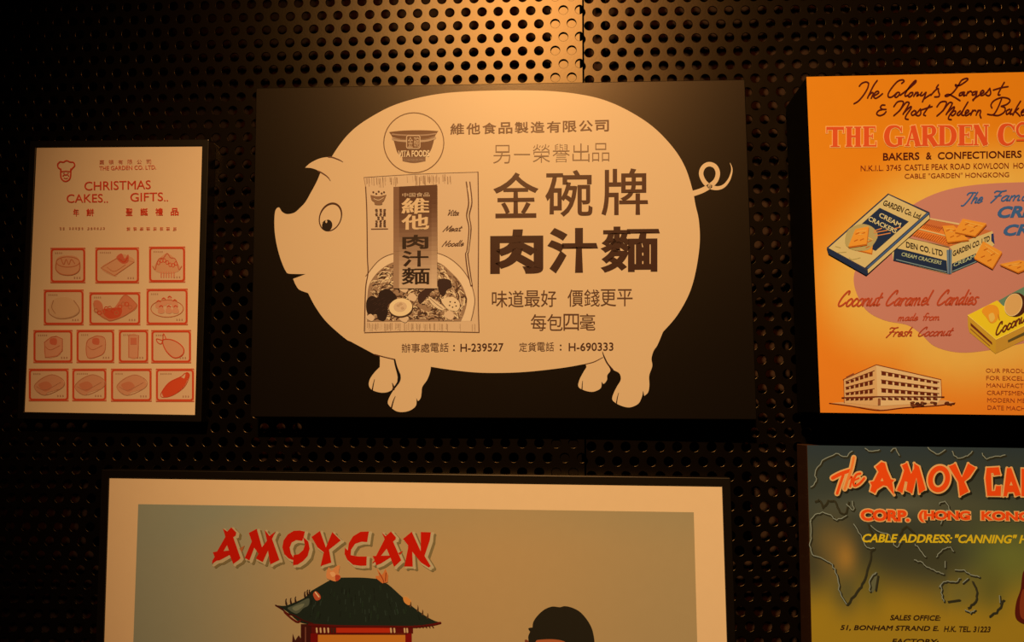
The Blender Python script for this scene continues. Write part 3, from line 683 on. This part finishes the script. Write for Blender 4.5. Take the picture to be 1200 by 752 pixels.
# ================================================================== 4. orange poster, right
GW = (238, 176, 108); yg = -.105
GC = [(945,90),(1316,82),(1341,488),(961.3,483.3)]
root = thing('box_sign', 'bright orange deep sign with cracker tins and a white factory building', 'sign', base(GC, yg))
BOXB = mat('matt_black_sign_box', (.0022,.002,.002), rough=.75, spec=.08)
slab('box_body', root, [unp(*p, yg) for p in GC], yg+.0015, 0, BOXB)
blob = path([(1008,372),(1000,345),(1006,322),(1030,270),(1075,235),(1120,220),(1180,214),(1250,216),(1300,240),(1318,300),(1300,360),(1250,395),(1180,405),(1130,414),(1095,405),(1076,385),(1045,374),(1020,376)])
core = path([(1006,345),(1000,330),(1004,312),(1040,262),(1075,236),(1120,220),(1180,213),(1250,216),(1310,240),(1325,300),(1318,360),(1250,395),(1196,404),(1130,414),(1098,408),(1079,392),(1066,382),(1040,376),(1018,364)])
core = spline([(1001,334),(1004,312),(1020,290),(1050,256),(1080,234),(1120,220),(1180,214),(1250,216),(1310,240),(1325,300),(1312,360),(1260,392),(1200,402),(1160,410),(1125,413),(1096,406),(1080,392),(1064,381),(1036,375),(1014,362)], 5, True)
def seg_d(x, y):
    b = 1e9
    for i in range(0, len(core), 2):
        d = (core[i][0]-x)**2+(core[i][1]-y)**2
        if d < b: b = d
    return math.sqrt(b)
def gcol(x, y):
    d = seg_d(x, y); t = sm(75, 0, d)*.95
    e = mixc((228,120,12), (236,124,18), sm(100,300,y)); e = mixc(e, (238,121,26), sm(250,480,y))
    return mixc(e, (238,170,66), t)
sheet(root, GC, yg, GW, gcol, 56, 60, rough=.5)
gb = Print('colour_shapes', root, yg, GW)
gb.poly(core, (203,120,88), 1)
gb.build()
gt = Print('lettering', root, yg, GW)
cA = lambda *p: xf(p, 6, 1000, 85)
DK = (84, 14, 8)
strokes = [
 [(42,95),(60,75),(90,65),(108,74)],[(108,74),(100,110),(70,160),(35,200),(5,218)],
 [(168,55),(140,95),(100,178)],[(108,160),(130,140),(140,147),(126,180)],
 [(150,160),(178,142),(172,130),(155,138),(142,162),(155,180),(180,168),(205,148)],
 [(340,75),(357,60),(345,50),(310,62),(268,110),(245,150),(250,172),(275,168),(305,142)],
 [(305,145),(292,165),(302,173),(320,158),(325,142),(312,138),(300,150)],
 [(330,158),(380,120),(438,68),(434,56),(398,95),(366,145),(366,165),(384,158)],
 [(400,142),(386,162),(396,170),(415,155),(418,140),(404,140)],
 [(440,138),(425,166)],[(428,158),(450,138),(456,146),(446,165),(462,155)],
 [(482,138),(470,158),(486,160),(510,138)],[(512,138),(500,172),(486,205)],[(495,185),(525,165),(545,152)],
 [(598,85),(584,105)],[(545,158),(580,120),(598,112),(598,130),(606,152),(600,168),(572,170)],
 [(722,96),(718,84),(745,90),(790,62),(806,45),(792,40),(760,55),(735,95),(700,140),(662,165),(645,162),(668,152),(705,168),(750,196)],
 [(778,136),(752,143),(745,160),(760,158),(782,138)],[(782,138),(775,162),(788,158)],
 [(806,134),(795,160)],[(800,148),(822,130),(832,136)],
 [(862,132),(842,138),(836,155),(850,155),(870,132)],[(870,132),(862,165),(842,196)],[(840,190),(860,175),(885,158)],
 [(895,150),(918,136),(910,124),(896,136),(892,156),(912,158),(938,138)],
 [(938,140),(960,110)],[(960,110),(966,145),(952,162),(934,156)],
 [(1062,68),(1040,105),(1018,152),(1032,156)],[(985,122),(1040,106),(1088,98)],
 [(222,228),(202,228),(190,245),(204,258),(180,266),(164,288),(184,302),(214,292),(230,274)],[(204,258),(230,258)]]
Mst = [[(285,238),(310,206),(342,200),(352,214),(328,262),(285,302)],[(325,268),(368,212),(388,208),(390,222),(350,292)],[(352,285),(400,240),(406,250),(374,296),(366,322),(386,328)]]
strokes += Mst + [[(x+303, y+2) for x, y in l] for l in Mst]
strokes += [[(428,265),(408,284),(416,300),(434,290),(440,272),(428,266)],[(440,292),(472,255)],[(472,255),(474,288),(458,303),(440,297)],[(538,228),(508,270),(494,294),(508,302)],[(478,262),(520,248),(554,238)],
 [(706,268),(688,288),(696,302),(714,290),(720,272),(708,268)],[(752,268),(730,290),(742,300),(768,270)],[(806,206),(775,258),(762,294),(778,300)],
 [(786,290),(812,272),(802,262),(788,278),(792,302),(824,284)],[(840,264),(826,298)],[(832,278),(852,264),(862,270)],[(878,264),(864,298)],[(868,284),(888,264),(896,272),(890,296),(898,318)],
 [(975,248),(968,226),(990,196),(1040,175),(1086,180),(1102,198),(1080,222),(1040,236)],[(1042,186),(1015,250),(985,294),(944,292)],[(1040,236),(1066,246),(1062,276),(1022,300),(984,298)],
 [(1100,256),(1078,268),(1078,292),(1096,282),(1114,256)],[(1114,256),(1102,290),(1118,288)],[(1176,200),(1150,242),(1122,298)],[(1128,282),(1162,250)],[(1136,272),(1152,284),(1172,306)],
 [(1180,282),(1206,270),(1200,258),(1182,276),(1186,300),(1212,290)],[(1225,262),(1214,298)],[(1220,278),(1240,262),(1252,268)],[(1262,262),(1252,294),(1264,292)],[(1280,286),(1304,268),(1296,258),(1280,276),(1286,300),(1310,290)],[(1312,292),(1340,256)],[(1340,256),(1346,288),(1326,300)]]
for l in strokes: gt.line(cA(*l), 1.75, DK, 3)
gt.cut()
# serif capitals in vermilion with a pale edge
SER = {
 'T': ([((0,.93),(1,.93),.14),((.5,1),(.5,0),.24),((.24,.03),(.76,.03),.06),((.03,1),(.03,.7),.05),((.97,1),(.97,.7),.05)], []),
 'H': ([((.22,0),(.22,1),.24),((.78,0),(.78,1),.24),((.2,.52),(.8,.52),.09),((0,.03),(.45,.03),.06),((0,.97),(.45,.97),.06),((.55,.03),(1,.03),.06),((.55,.97),(1,.97),.06)], []),
 'E': ([((.26,0),(.26,1),.25),((0,.96),(.92,.96),.08),((0,.04),(1,.04),.08),((.3,.52),(.7,.52),.07),((.9,1),(.9,.76),.05),((.97,0),(.97,.26),.05),((.7,.63),(.7,.4),.05)], []),
 'A': ([((.14,0),(.5,1),.09),((.5,1),(.84,0),.25),((.28,.33),(.68,.33),.07),((0,.03),(.3,.03),.06),((.62,.03),(1.05,.03),.06)], []),
 'R': ([((.24,0),(.24,1),.24),((0,.97),(.5,.97),.06),((0,.03),(.46,.03),.06),((.5,.5),(.9,0),.24),((.74,.03),(1.06,.03),.06)], [([(.4,.96),(.7,.93),(.8,.75),(.7,.55),(.35,.5)], [.07,.15,.22,.15,.07])]),
 'D': ([((.24,0),(.24,1),.24),((0,.97),(.5,.97),.06),((0,.03),(.5,.03),.06)], [([(.4,.96),(.72,.9),(.9,.65),(.9,.35),(.72,.1),(.4,.04)], [.07,.16,.25,.25,.16,.07])]),
 'N': ([((.16,0),(.16,1),.1),((.16,.96),(.84,.02),.26),((.86,0),(.86,1),.1),((0,.97),(.34,.97),.06),((0,.03),(.34,.03),.06),((.68,.97),(1.05,.97),.06)], []),
 'G': ([((.82,.42),(.82,.06),.22),((.6,.44),(1.05,.44),.06),((.9,.98),(.9,.68),.05)], [([(.9,.76),(.74,.94),(.5,.98),(.24,.86),(.12,.5),(.22,.16),(.5,.02),(.75,.08)], [.06,.1,.12,.22,.27,.22,.12,.1])]),
 'C': ([((.92,.98),(.92,.68),.05)], [([(.92,.74),(.76,.94),(.5,.98),(.24,.86),(.12,.5),(.22,.16),(.5,.02),(.78,.1),(.95,.28)], [.06,.1,.12,.22,.27,.22,.12,.1,.05])])}
def serif(ch, x0, x1, yb, h, c, oc):
    st, cv = SER[ch]
    for grow_, col, lay in ((1.5, oc, 2), (0, c, 3)):
        for a, b, w in st:
            p = [(x0+(x1-x0)*a[0], yb-h*a[1]), (x0+(x1-x0)*b[0], yb-h*b[1])]
            if grow_:
                dx, dy = p[1][0]-p[0][0], p[1][1]-p[0][1]; l = math.hypot(dx,dy); dx, dy = dx/l*grow_/1.5, dy/l*grow_/1.5
                p = [(p[0][0]-dx,p[0][1]-dy),(p[1][0]+dx,p[1][1]+dy)]
            gt.line(p, w*h+grow_*1.3, col, lay, cap=False, smooth=False)
        for pts, ws in cv:
            gt.line([(x0+(x1-x0)*u, yb-h*v, w*h+grow_*1.3) for (u, v), w in zip(pts, ws)], 1, col, lay, cap=False)
for ch, a, b in (('T',968.4,989),('H',991,1009.4),('E',1011.4,1027),('G',1036.4,1058.6),('A',1060.6,1079),('R',1079.4,1098.4),('D',1099,1119.6),('E',1122.6,1140.4),('N',1141,1158),('C',1170,1190)):
    t = (a-968)/190; serif(ch, a, b, 172.2-2.2*t, 23.6+.6*t, (224,74,26), (244,158,76))
gt.ring(1198.5, 152, 6.4, 7.6, 4.6, (244,158,76), 2); gt.ring(1198.5, 152, 6.4, 7.6, 3, (224,74,26), 3); gt.line([(1192,164.4),(1206,164)], 2, (224,74,26), 3, smooth=False)
gt.text('LTD', 1220, 169.4, 1270, 168.6, 24, (224,74,26), 3, off=.02)
gt.cut()
gt.text('BAKERS', 1034.8, 188, 1077.4, 187, 8.8, DK, off=.018); gt.text('&', 1085.2, 186.8, 1091.8, 186.6, 8.4, DK, off=.018); gt.text('CONFECTIONERS', 1099, 186.6, 1197.2, 184.6, 8.4, DK, off=.016)
gt.text('N.K.I.L. 3745', 1008.6, 200.4, 1056, 199.6, 6.6, (130,34,10), off=.004); gt.text('CASTLE PEAK ROAD', 1060, 199.6, 1137, 198, 6.8, (130,34,10), off=.004); gt.text('KOWLOON', 1141, 198, 1182, 197.4, 6.8, (130,34,10), off=.004); gt.text('HONG KONG', 1187.6, 197.3, 1240, 196.6, 6.6, (130,34,10), off=.004)
gt.text('CABLE "GARDEN" HONGKONG', 1060.2, 209.2, 1182.6, 207.2, 5.8, (140,40,12), off=.002)
gt.cut()
BL = (62, 92, 126)
script(gt, 'The', 1129, 238.5, 1150, 237.5, 6.4, 1.7, BL, 3, slant=.45)
script(gt, 'Famous', 1160, 236, 1222, 234, 6.2, 1.7, BL, 3, slant=.45)
gt.text('CREAM', 1169, 255.6, 1246, 253.5, 14, BL, off=.045, shear=.3, res=3); gt.text('CRACKERS', 1176, 277, 1292, 273, 14, BL, off=.045, shear=.3, res=3)
gt.cut()
CO = (188, 66, 30)
script(gt, 'Coconut', 981, 358.6, 1030, 358, 8.6, 2, CO, 3, slant=.4); script(gt, 'Caramel', 1037, 358, 1088, 357.4, 8.6, 2, CO, 3, slant=.4); script(gt, 'Candies', 1097, 357.4, 1144, 356.6, 8.6, 2, CO, 3, slant=.4)
script(gt, 'made', 1052, 375.6, 1075, 375.4, 4.2, 1.25, CO, 3); script(gt, 'from', 1081, 375.2, 1101, 375, 4.2, 1.25, CO, 3)
script(gt, 'Fresh', 1038, 394, 1068, 393.6, 5.2, 1.35, (180,60,28), 3, slant=.5); script(gt, 'Coconut', 1075, 393.8, 1114, 393, 5.2, 1.35, (180,60,28), 3, slant=.5)
gt.cut()
for k, t in enumerate(('OUR PRODUCTS ARE NOTED','FOR EXCELLENCE BEING','MANUFACTURED BY EXPERT','CRAFTSMEN WITH THE MOST','MODERN METHODS AND UP TO','DATE MACHINERY')):
    gt.text(t, 1155.3+.4*k, 436.4+8.65*k, 1155+len(t)*4.9, 437.6+8.8*k, 5, (168,66,22), res=2)
gt.build()
tin = Print('cracker_tin_picture', root, yg, GW)
cB = lambda *p: xf(p, 6.838, 960, 220); cC = lambda *p: xf(p, 8.357, 1060, 240)
CRM = (218,174,98); NV = (30,42,58); NB = (58,84,110); OR = (238,142,40); OD = (196,92,20); OL = (246,166,64)
# open tin: inside, then two printed sides
tin.poly(cC((60,300),(240,140),(520,190),(860,255),(440,410)), (206,104,46), 2)
tin.poly(cC((240,140),(250,128),(540,180),(530,196)), (226,176,104), 3)
tin.poly(cC((80,290),(180,195),(360,240),(430,300),(470,395),(400,385)), (232,120,40), 3)
for k in range(15): tin.line(cC((95+k*22,305+k*5),(135+k*22,262+k*5)), .8, (176,70,24), 4, smooth=False)
for k in range(10): tin.line(cC((180+k*17,225+k*4),(212+k*17,185+k*4)), .8, (176,70,24), 4, smooth=False)
tin.line(cC((140,235),(260,265),(400,300)), 1.4, (226,176,104), 5, smooth=False)
tin.poly(cC((-60,320),(30,318),(435,425),(440,675),(410,675),(-110,545),(-130,420)), CRM, 4)
tin.poly(cC((-100,420),(20,445),(412,545),(420,672),(-110,545)), NV, 5); tin.line(cC((30,322),(435,412)), .8, (150,110,60), 5, smooth=False)
tin.line(cC((-80,535),(410,655)), 1, (130,140,130), 6, smooth=False)
tin.poly(cC((412,440),(465,440),(460,675),(420,675)), (104,116,120), 5); tin.line(cC((440,430),(442,675)), .8, NV, 6, smooth=False)
tin.poly(cC((440,410),(860,255),(880,330),(880,390),(710,560),(460,668),(462,440)), CRM, 4)
tin.poly(cC((465,575),(700,475),(720,555),(462,665)), NV, 5); tin.line(cC((470,650),(700,555)), 1, (130,140,130), 6, smooth=False)
tin.poly(cC((850,285),(872,278),(882,385),(850,350)), (44,50,80), 6)
def tilt(P, txt, a, b, h, c, layer, **k): P.text(txt, a[0], a[1], b[0], b[1], h, c, layer, **k)
(a, b) = cC((15,415),(375,503)); tilt(tin, 'DEN CO. LTD', a, b, 6.8, (50,30,20), 7, off=.02)
(a, b) = cC((-45,500),(365,588)); tilt(tin, 'CREAM CRACKERS', (a[0]+2,a[1]), b, 4.6, (190,180,120), 7, off=.01, shear=.3, res=2)
(a, b) = cC((472,505),(835,350)); tilt(tin, 'GARDEN CO. LTD', a, b, 6.4, (50,30,20), 7, off=.02, res=3)
(a, b) = cC((480,608),(690,520)); tilt(tin, 'CREAM', a, b, 4.4, (190,180,120), 7, off=.01, res=2)
def cracker(pts, seed=0, lay=8):
    tin.poly([(x+.6, y+1.6) for x, y in pts], OD, lay); tin.poly(pts, OR, lay+1)
    cx = sum(p[0] for p in pts)/4; cy = sum(p[1] for p in pts)/4
    for s_ in (.75,.4):
        tin.line([(cx+(pts[0][0]-cx)*s_+1, cy+(pts[0][1]-cy)*s_+1), (cx+(pts[1][0]-cx)*s_, cy+(pts[1][1]-cy)*s_+2)], .9, OL, lay+2, smooth=False)
    for u, v in ((.3,.3),(.7,.35),(.35,.7),(.7,.7)):
        x = (pts[0][0]*(1-u)+pts[1][0]*u)*(1-v)+(pts[3][0]*(1-u)+pts[2][0]*u)*v; y = (pts[0][1]*(1-u)+pts[1][1]*u)*(1-v)+(pts[3][1]*(1-u)+pts[2][1]*u)*v
        tin.line([(x-2.2,y+.8),(x+1.6,y-.9)], 1.1, OD, lay+2, smooth=False)
cracker(cC((370,205),(480,200),(630,340),(420,365)), lay=8)
cracker(cC((570,135),(805,180),(690,305),(490,265)), lay=11)
cracker(cC((770,355),(955,460),(860,620),(680,520)), lay=11)
cracker(cC((930,580),(1130,540),(1300,580),(1110,660)), lay=8)
# lid
lid = cB((552,45),(885,195),(380,665),(60,480))
tin.poly(cB((60,480),(380,665),(885,195),(889,240),(378,702),(75,530)), NV, 12)
tin.poly(lid, (52,50,60), 13); tin.poly(cB((556,56),(860,200),(366,640),(75,482)), CRM, 14)
tin.poly(cB((388,655),(880,215),(886,245),(392,685)), CRM, 14); tin.line(cB((390,640),(872,205)), 1.9, (74,92,110), 15, smooth=False)
tin.poly(cB((485,160),(718,270),(452,505),(300,430),(230,400),(350,280)), NV, 15)
tin.poly(spline(cB((240,330),(330,290),(420,310),(470,380),(430,460),(380,500),(280,500),(215,460),(210,390)), 4, True), (186,150,80), 16)
for l in (((440,360),(545,340)),((450,385),(570,362)),((440,345),(500,325)),((590,330),(650,315))): tin.line(cB(*l), 1.1, (226,130,60), 17, smooth=False)
cracker(cB((290,330),(396,308),(380,450),(232,472)), lay=17)
cracker(cB((385,375),(440,385),(420,525),(275,490)), lay=15)
cracker(cB((290,330),(396,308),(380,450),(232,472)), lay=20)
(a, b) = cB((506,138),(800,252)); tilt(tin, 'GARDEN Co. Ltd', a, b, 6.2, (50,28,14), 16, off=.022, lean=.45, res=3)
(a, b) = cB((476,232),(645,318)); tilt(tin, 'CREAM', a, b, 5.2, (226,200,140), 18, off=.02, lean=.4, res=3)
(a, b) = cB((390,262),(612,368)); tilt(tin, 'CRACKERS', a, b, 5.2, (226,200,140), 18, off=.02, lean=.4, res=3)
for l in (((240,560),(265,575),(330,560)),((130,470),(170,480)),((150,520),(215,515))): tin.line(cB(*l), .8, (176,140,70), 15)
tin.build()
fb = Print('factory_picture', root, yg, GW)
cF = lambda *p: xf(p, 7.742, 970, 420); FL = (232,174,104); FD = (104,34,12)
fb.poly(cF((15,405),(130,395),(455,430),(1055,375),(1160,402),(1000,425),(700,445),(500,468),(300,440)), (222,150,80), 2)
fb.line(cF((15,405),(200,428),(380,460),(500,468),(700,445),(1000,425),(1155,402)), 1, (120,30,8), 4)
fb.poly(cF((145,190),(440,57),(455,350),(455,430),(150,400)), (224,158,88), 3); fb.poly(cF((440,57),(1025,190),(1035,350),(1000,400),(455,430)), FL, 3)
fb.line(cF((140,190),(440,55),(1028,190)), .9, (150,60,20), 5, smooth=False); fb.line(cF((145,190),(150,400)), .7, (150,60,20), 5, smooth=False); fb.line(cF((1028,190),(1035,350)), .7, (150,60,20), 5, smooth=False)
fb.line(cF((130,355),(455,345),(1055,348)), 1.3, (110,36,12), 6, smooth=False); fb.poly(cF((165,165),(235,130),(240,140),(170,175)), (150,70,30), 4)
for r in range(4):
    for k in range(6):
        u = k/6; x0, x1 = 165+u*255, 165+(u+.72/6)*255; t = (x0-165)/255
        ya_ = (210-98*t)+r*(52+30*t) if r < 3 else 360-4*t; hh = 20+18*t if r < 3 else 22
        fb.poly(cF((x0,ya_),(x1,ya_-6*t-3),(x1,ya_+hh-6),(x0,ya_+hh)), FD, 5)
    fb.line(cF((160,(208 if r < 3 else 358)+(52*r if r < 3 else 0)),(425,(108 if r < 3 else 352)+(82*r if r < 3 else 0))), .6, (130,50,20), 6, smooth=False)
    for k in range(9):
        u = k/9; x0, x1 = 488+u*525, 488+(u+.7/9)*525
        ya_ = (115+100*u)+r*(78-26*u) if r < 3 else 352; hh = 38-14*u if r < 3 else 26
        fb.poly(cF((x0,ya_),(x1,ya_+8),(x1,ya_+hh),(x0,ya_+hh-4)), FD, 5)
    if r < 3: fb.line(cF((485,114+78*r),(1010,212+52*r)), .7, (130,50,20), 6, smooth=False)
fb.poly(cF((455,360),(480,360),(480,420),(455,425)), (150,80,40), 6)
for k in range(40):
    x, y = cF((750+rnd.random()*400 if k % 2 else 760+rnd.random()*100, 390+rnd.random()*28 if k % 2 else 395+rnd.random()*45))[0]
    fb.disc(x, y-.0, 1.4+rnd.random()*1.4, 1, rnd.choice([(100,40,14),(130,60,24),(80,30,12)]), 7, n=7)
fb.build()
cb = Print('coconut_box_picture', root, yg, GW)
cD = lambda *p: xf(p, 7.525, 1120, 320)
cb.poly(cD((380,240),(470,190),(602,120),(1000,-60),(1100,100),(700,400),(420,300)), (104,128,88), 2)
cb.poly(cD((105,370),(365,240),(420,290),(900,60),(1150,200),(355,585)), (242,190,30), 3)
cb.poly(cD((105,370),(355,585),(350,710),(120,520),(108,470)), (206,144,34), 3); cb.poly(cD((355,585),(1150,200),(1150,330),(350,710)), (200,136,40), 3)
cb.line(cD((105,370),(355,585),(700,418)), .8, (250,214,80), 5, smooth=False)
cb.poly(cD((130,435),(320,610),(322,632),(132,462)), (110,40,20), 4); cb.line(cD((130,490),(300,640)), .8, (140,70,30), 4, smooth=False)
cb.poly(cD((460,590),(602,520),(800,430),(800,458),(602,548),(462,612)), (96,72,30), 4)
cb.poly(spline(cD((230,330),(290,280),(360,290),(385,350),(360,420),(310,440),(270,390)), 4, True), (240,146,34), 4)
cb.poly(spline(cD((290,370),(330,350),(345,400),(310,430)), 4, True), (238,176,70), 5); cb.line(cD((375,365),(385,410)), 1.3, (206,120,30), 5)
x, y = cD((520,280))[0]
cb.disc(x+1.2, y-.2, 13.2, 14.4, (78,34,16), 4, rot=20); cb.disc(x-1.6, y-.2, 9.6, 13, (226,160,82), 5, rot=20); cb.ring(x-1.6, y-.2, 9.8, 13.2, .8, (240,190,120), 6, rot=20)
script(cb, 'Coconut', 1166.6, 393, 1206, 374, 6.6, 1.7, (110,44,18), 6, slant=.1)
cb.build()

# ================================================================== 5. map poster, lower right
MW = (224, 160, 92); ym = -.052
MC = [(946,521.5),(1318,526.5),(1342,1000),(957,1000)]
root = thing('box_sign', 'dim olive and yellow world map sign with orange outlined lettering', 'sign', base(MC, ym))
SIDE = mat('brown_sign_edge', (.085,.042,.028), rough=.4, spec=.4)
slab('box_body', root, [unp(*p, ym) for p in MC], ym+.0015, 0, SIDE)
def mcol(x, y):
    g = lambda cx, cy, sx, sy: math.exp(-((x-cx)/sx)**2-((y-cy)/sy)**2)
    t = sm(640, 722, y + 10*math.sin((x-960)/36) + (12 if x > 1110 else 0))
    c = mixc((56,55,38), (160,112,20), t)
    c = mixc(c, (46,50,42), sm(560,520,y))
    c = mixc(c, (106,94,62), .75*g(1065,592,85,13)); c = mixc(c, (76,66,36), .6*g(1120,600,60,40))
    c = mixc(c, (60,52,28), .8*g(1052,645,62,34)); c = mixc(c, (112,104,34), .85*g(1185,652,52,42))
    c = mixc(c, (128,90,34), .8*g(972,640,26,34)); c = mixc(c, (168,108,34), .9*g(991,655,13,24)); c = mixc(c, (58,48,24), .6*g(948,660,18,26))
    c = mixc(c, (88,74,34), .85*g(992,694,17,24)); c = mixc(c, (104,84,26), .7*g(1022,690,14,26))
    c = mixc(c, (112,92,34), .8*g(1125,696,24,18)); c = mixc(c, (66,56,28), .75*g(1100,655,26,18)); c = mixc(c, (92,80,28), .7*g(1162,690,18,26))
    return c
sheet(root, MC, ym, MW, mcol, 90, 110)
mp = Print('coastline', root, ym, MW)
def rough_(pts):
    q = spline(pts, 4); return [q[0]] + [(x+rnd.uniform(-.9,.9), y+rnd.uniform(-.9,.9)) for x, y in q[1:-1]] + [q[-1]]
m1 = lambda *p: xf(p, 2.986, 920, 500); m2 = lambda *p: xf(p, 4.615, 940, 620)
def coast(pts, hi=True):
    mp.cut('coastline')
    pts = rough_(pts)
    mp.line([(x+1.1, y+1.3) for x, y in pts], 2.4, (46,38,18), 1, smooth=False); mp.line(pts, 1.0, smooth=False, layer=2, c=(136,124,88) if hi else (58,46,22))
coast(m1((90,210),(110,190),(105,160),(130,120),(180,95),(210,105),(235,85)))
coast(m1((90,330),(100,310),(130,300),(160,310),(180,325),(215,310)))
coast(m1((105,260),(120,255),(130,280),(150,258),(175,262),(190,295),(210,300),(222,262)), False)
coast(m1((235,260),(240,290),(215,270))); coast(m1((88,330),(92,380),(85,415),(100,450)))
coast(m1((100,450),(150,470),(168,490),(185,530),(192,580),(215,620)))
coast(m1((218,620),(250,575),(275,540),(290,490),(300,440),(312,425)), False); coast(m1((312,425),(285,420),(265,380),(240,340)))
coast(m1((290,340),(320,390),(350,380)), False); coast(m1((300,345),(330,368),(365,378),(385,420),(405,405)))
mp.cut('island')
mp.poly(spline(m1((295,530),(315,508),(325,515),(318,560),(305,580),(298,560)), 4, True), (98,86,48), 1); coast(m1((298,575),(295,535),(318,510))); coast(m1((324,520),(316,570)), False)
coast(m1((455,410),(470,430),(492,455))); coast(m1((452,465),(480,475),(505,492),(530,505),(555,515))); coast(m1((530,455),(545,435),(575,420),(590,435))); coast(m1((560,470),(560,492)))
coast(m1((595,500),(625,500),(650,515),(680,525))); coast(m1((540,560),(560,540),(600,540),(612,530))); coast(m1((622,545),(640,530)))
coast(m1((545,555),(548,590),(556,610))); coast(m1((570,610),(610,604)), False); coast(m1((655,540),(668,570),(665,610),(640,632)), False); coast(m1((630,640),(650,650),(665,640)))
coast(m1((750,590),(752,615))); coast(m1((765,605),(745,640),(715,662)), False)
coast(m1((280,75),(300,85),(330,80))); coast(m1((370,85),(385,75),(400,100))); coast(m1((500,72),(530,95),(560,80))); coast(m1((585,85),(605,110),(640,100),(655,85))); coast(m1((690,92),(700,110),(735,105),(770,98)))
coast(m1((540,270),(560,262),(575,290),(555,300),(545,340))); coast(m1((400,375),(425,345),(450,370)), False); coast(m1((430,150),(460,165)), False)
mp.build()
ml = Print('lettering', root, ym, MW)
RO = (236,66,10); PO = (226,150,72); SH = (34,28,14)
c7 = lambda *p: xf(p, 10, 965, 530); c8 = lambda *p: xf(p, 10, 1080, 530)
AL = [(c7((608,168),(680,110),(722,125),(745,210),(790,312),(832,322),(806,352),(818,425),(828,498),(745,392),(700,385),(630,430),(605,480),(548,450),(565,385),(545,345),(590,335),(645,225)), c7((668,335),(688,298),(704,335))),
 (c7((918,150),(980,118),(1026,250),(1062,185),(1062,125),(1120,165),(1196,430),(1122,482),(1090,290),(1040,482),(970,440),(985,345),(955,335),(925,476),(858,440),(915,310),(945,210)), None),
 (c8((318,162),(395,128),(472,292),(545,128),(636,180),(560,290),(500,340),(552,455),(448,512),(430,345),(370,245)), None),
 (c8((762,180),(905,172),(925,262),(850,268),(840,238),(815,240),(822,452),(860,450),(872,392),(932,392),(928,508),(770,508),(748,300)), None),
 (c8((1000,182),(1050,182),(1165,500),(1098,510),(1080,462),(1012,466),(1000,512),(958,512)), c8((1030,385),(1050,340),(1068,385)))]
for pts, hl in AL:
    ml.fat(pts, 2.0, SH, 1, 2.2, 2.4); ml.fat(pts, 1.9, PO, 2); ml.poly(pts, RO, 3)
    if hl: ml.poly(hl, PO, 4)
    ml.cut()
for c, w, l, d in ((SH,10.2,1,2.2),(PO,9.8,2,0),(RO,5.8,3,0)): ml.ring(1100.4+d, 561+d, 9.9, 12.8, w, c, l, rot=14)
ml.cut()
ml.text('NNING', 1197, 581.6, 1300, 583.5, 33, RO, 3, off=.05, out=(PO,.04,0,0)); ml.text('NNING', 1199, 583.8, 1302, 585.7, 33, SH, 1, off=.08)
ml.cut()
th = [([(108,298),(200,250),(310,212)],4.2),([(232,262),(195,370),(160,480)],3.2),([(355,60),(330,180),(290,300),(250,425)],3),([(285,320),(335,285),(312,400)],2.4),([(432,246),(385,262),(352,330),(362,388),(420,365),(478,302)],2.8),([(365,325),(415,300)],2)]
for l, w in th:
    q = c7(*l); ml.line([(x+1.8, y+2.2) for x, y in q], w+3.8, SH, 1); ml.line(q, w+3.6, PO, 2); ml.line(q, w, RO if l[0] != (355,60) else (236,110,36), 3)
ml.cut()
for t, a, b, y0, y1 in (('CORP.',1008.6,1066,610,611.2),('(HONG',1076.6,1137,611.4,612.2),('KONG)',1150,1214,612.2,613.4)):
    ml.text(t, a, y0, b, y1, 13.6, RO, 3, off=.05, out=(PO,.075,0,0)); ml.text(t, a+1.2, y0+1.4, b+1.2, y1+1.4, 14, (34,30,16), 1, off=.125)
ml.cut()
ml.text('CABLE ADDRESS:', 1010.6, 635.4, 1116, 636.2, 10.2, (214,160,20), 3, off=.034, shear=.25, res=3); ml.text('"CANNING"', 1119, 636.2, 1192, 636.8, 10.4, (214,160,20), 3, off=.034, shear=.25, res=3); ml.text('H.K.', 1194, 636.8, 1220, 637, 10, (214,160,20), 3, off=.03, shear=.25, res=3)
ml.cut()
ml.text('SALES OFFICE:', 1043, 726.4, 1102.4, 727, 6.2, (50,24,8), 3, off=.026, shear=.2, res=3)
ml.text('51, BONHAM STRAND E.', 984.6, 738.8, 1100, 740, 6.8, (50,24,8), 3, off=.026, shear=.2, res=3); ml.text('H.K. TEL. 31223', 1106, 740, 1161, 740.6, 6.8, (50,24,8), 3, off=.026, shear=.2, res=3)
ml.text('FACTORY:', 1045, 754.4, 1100, 755, 6.4, (50,24,8), 3, off=.026, shear=.2, res=3)
ml.build()
bt = Print('bottle_picture', root, ym, MW)
bt.poly(spline([(1200,668),(1196,690),(1191,705),(1189.6,720),(1194,728),(1206,732),(1222,728),(1222,700),(1214,668)], 5, True), (84,20,8), 3)
bt.poly(spline([(1199,690),(1195,706),(1196,722),(1202,724),(1204,700)], 4, True), (130,46,16), 4)
bt.build()
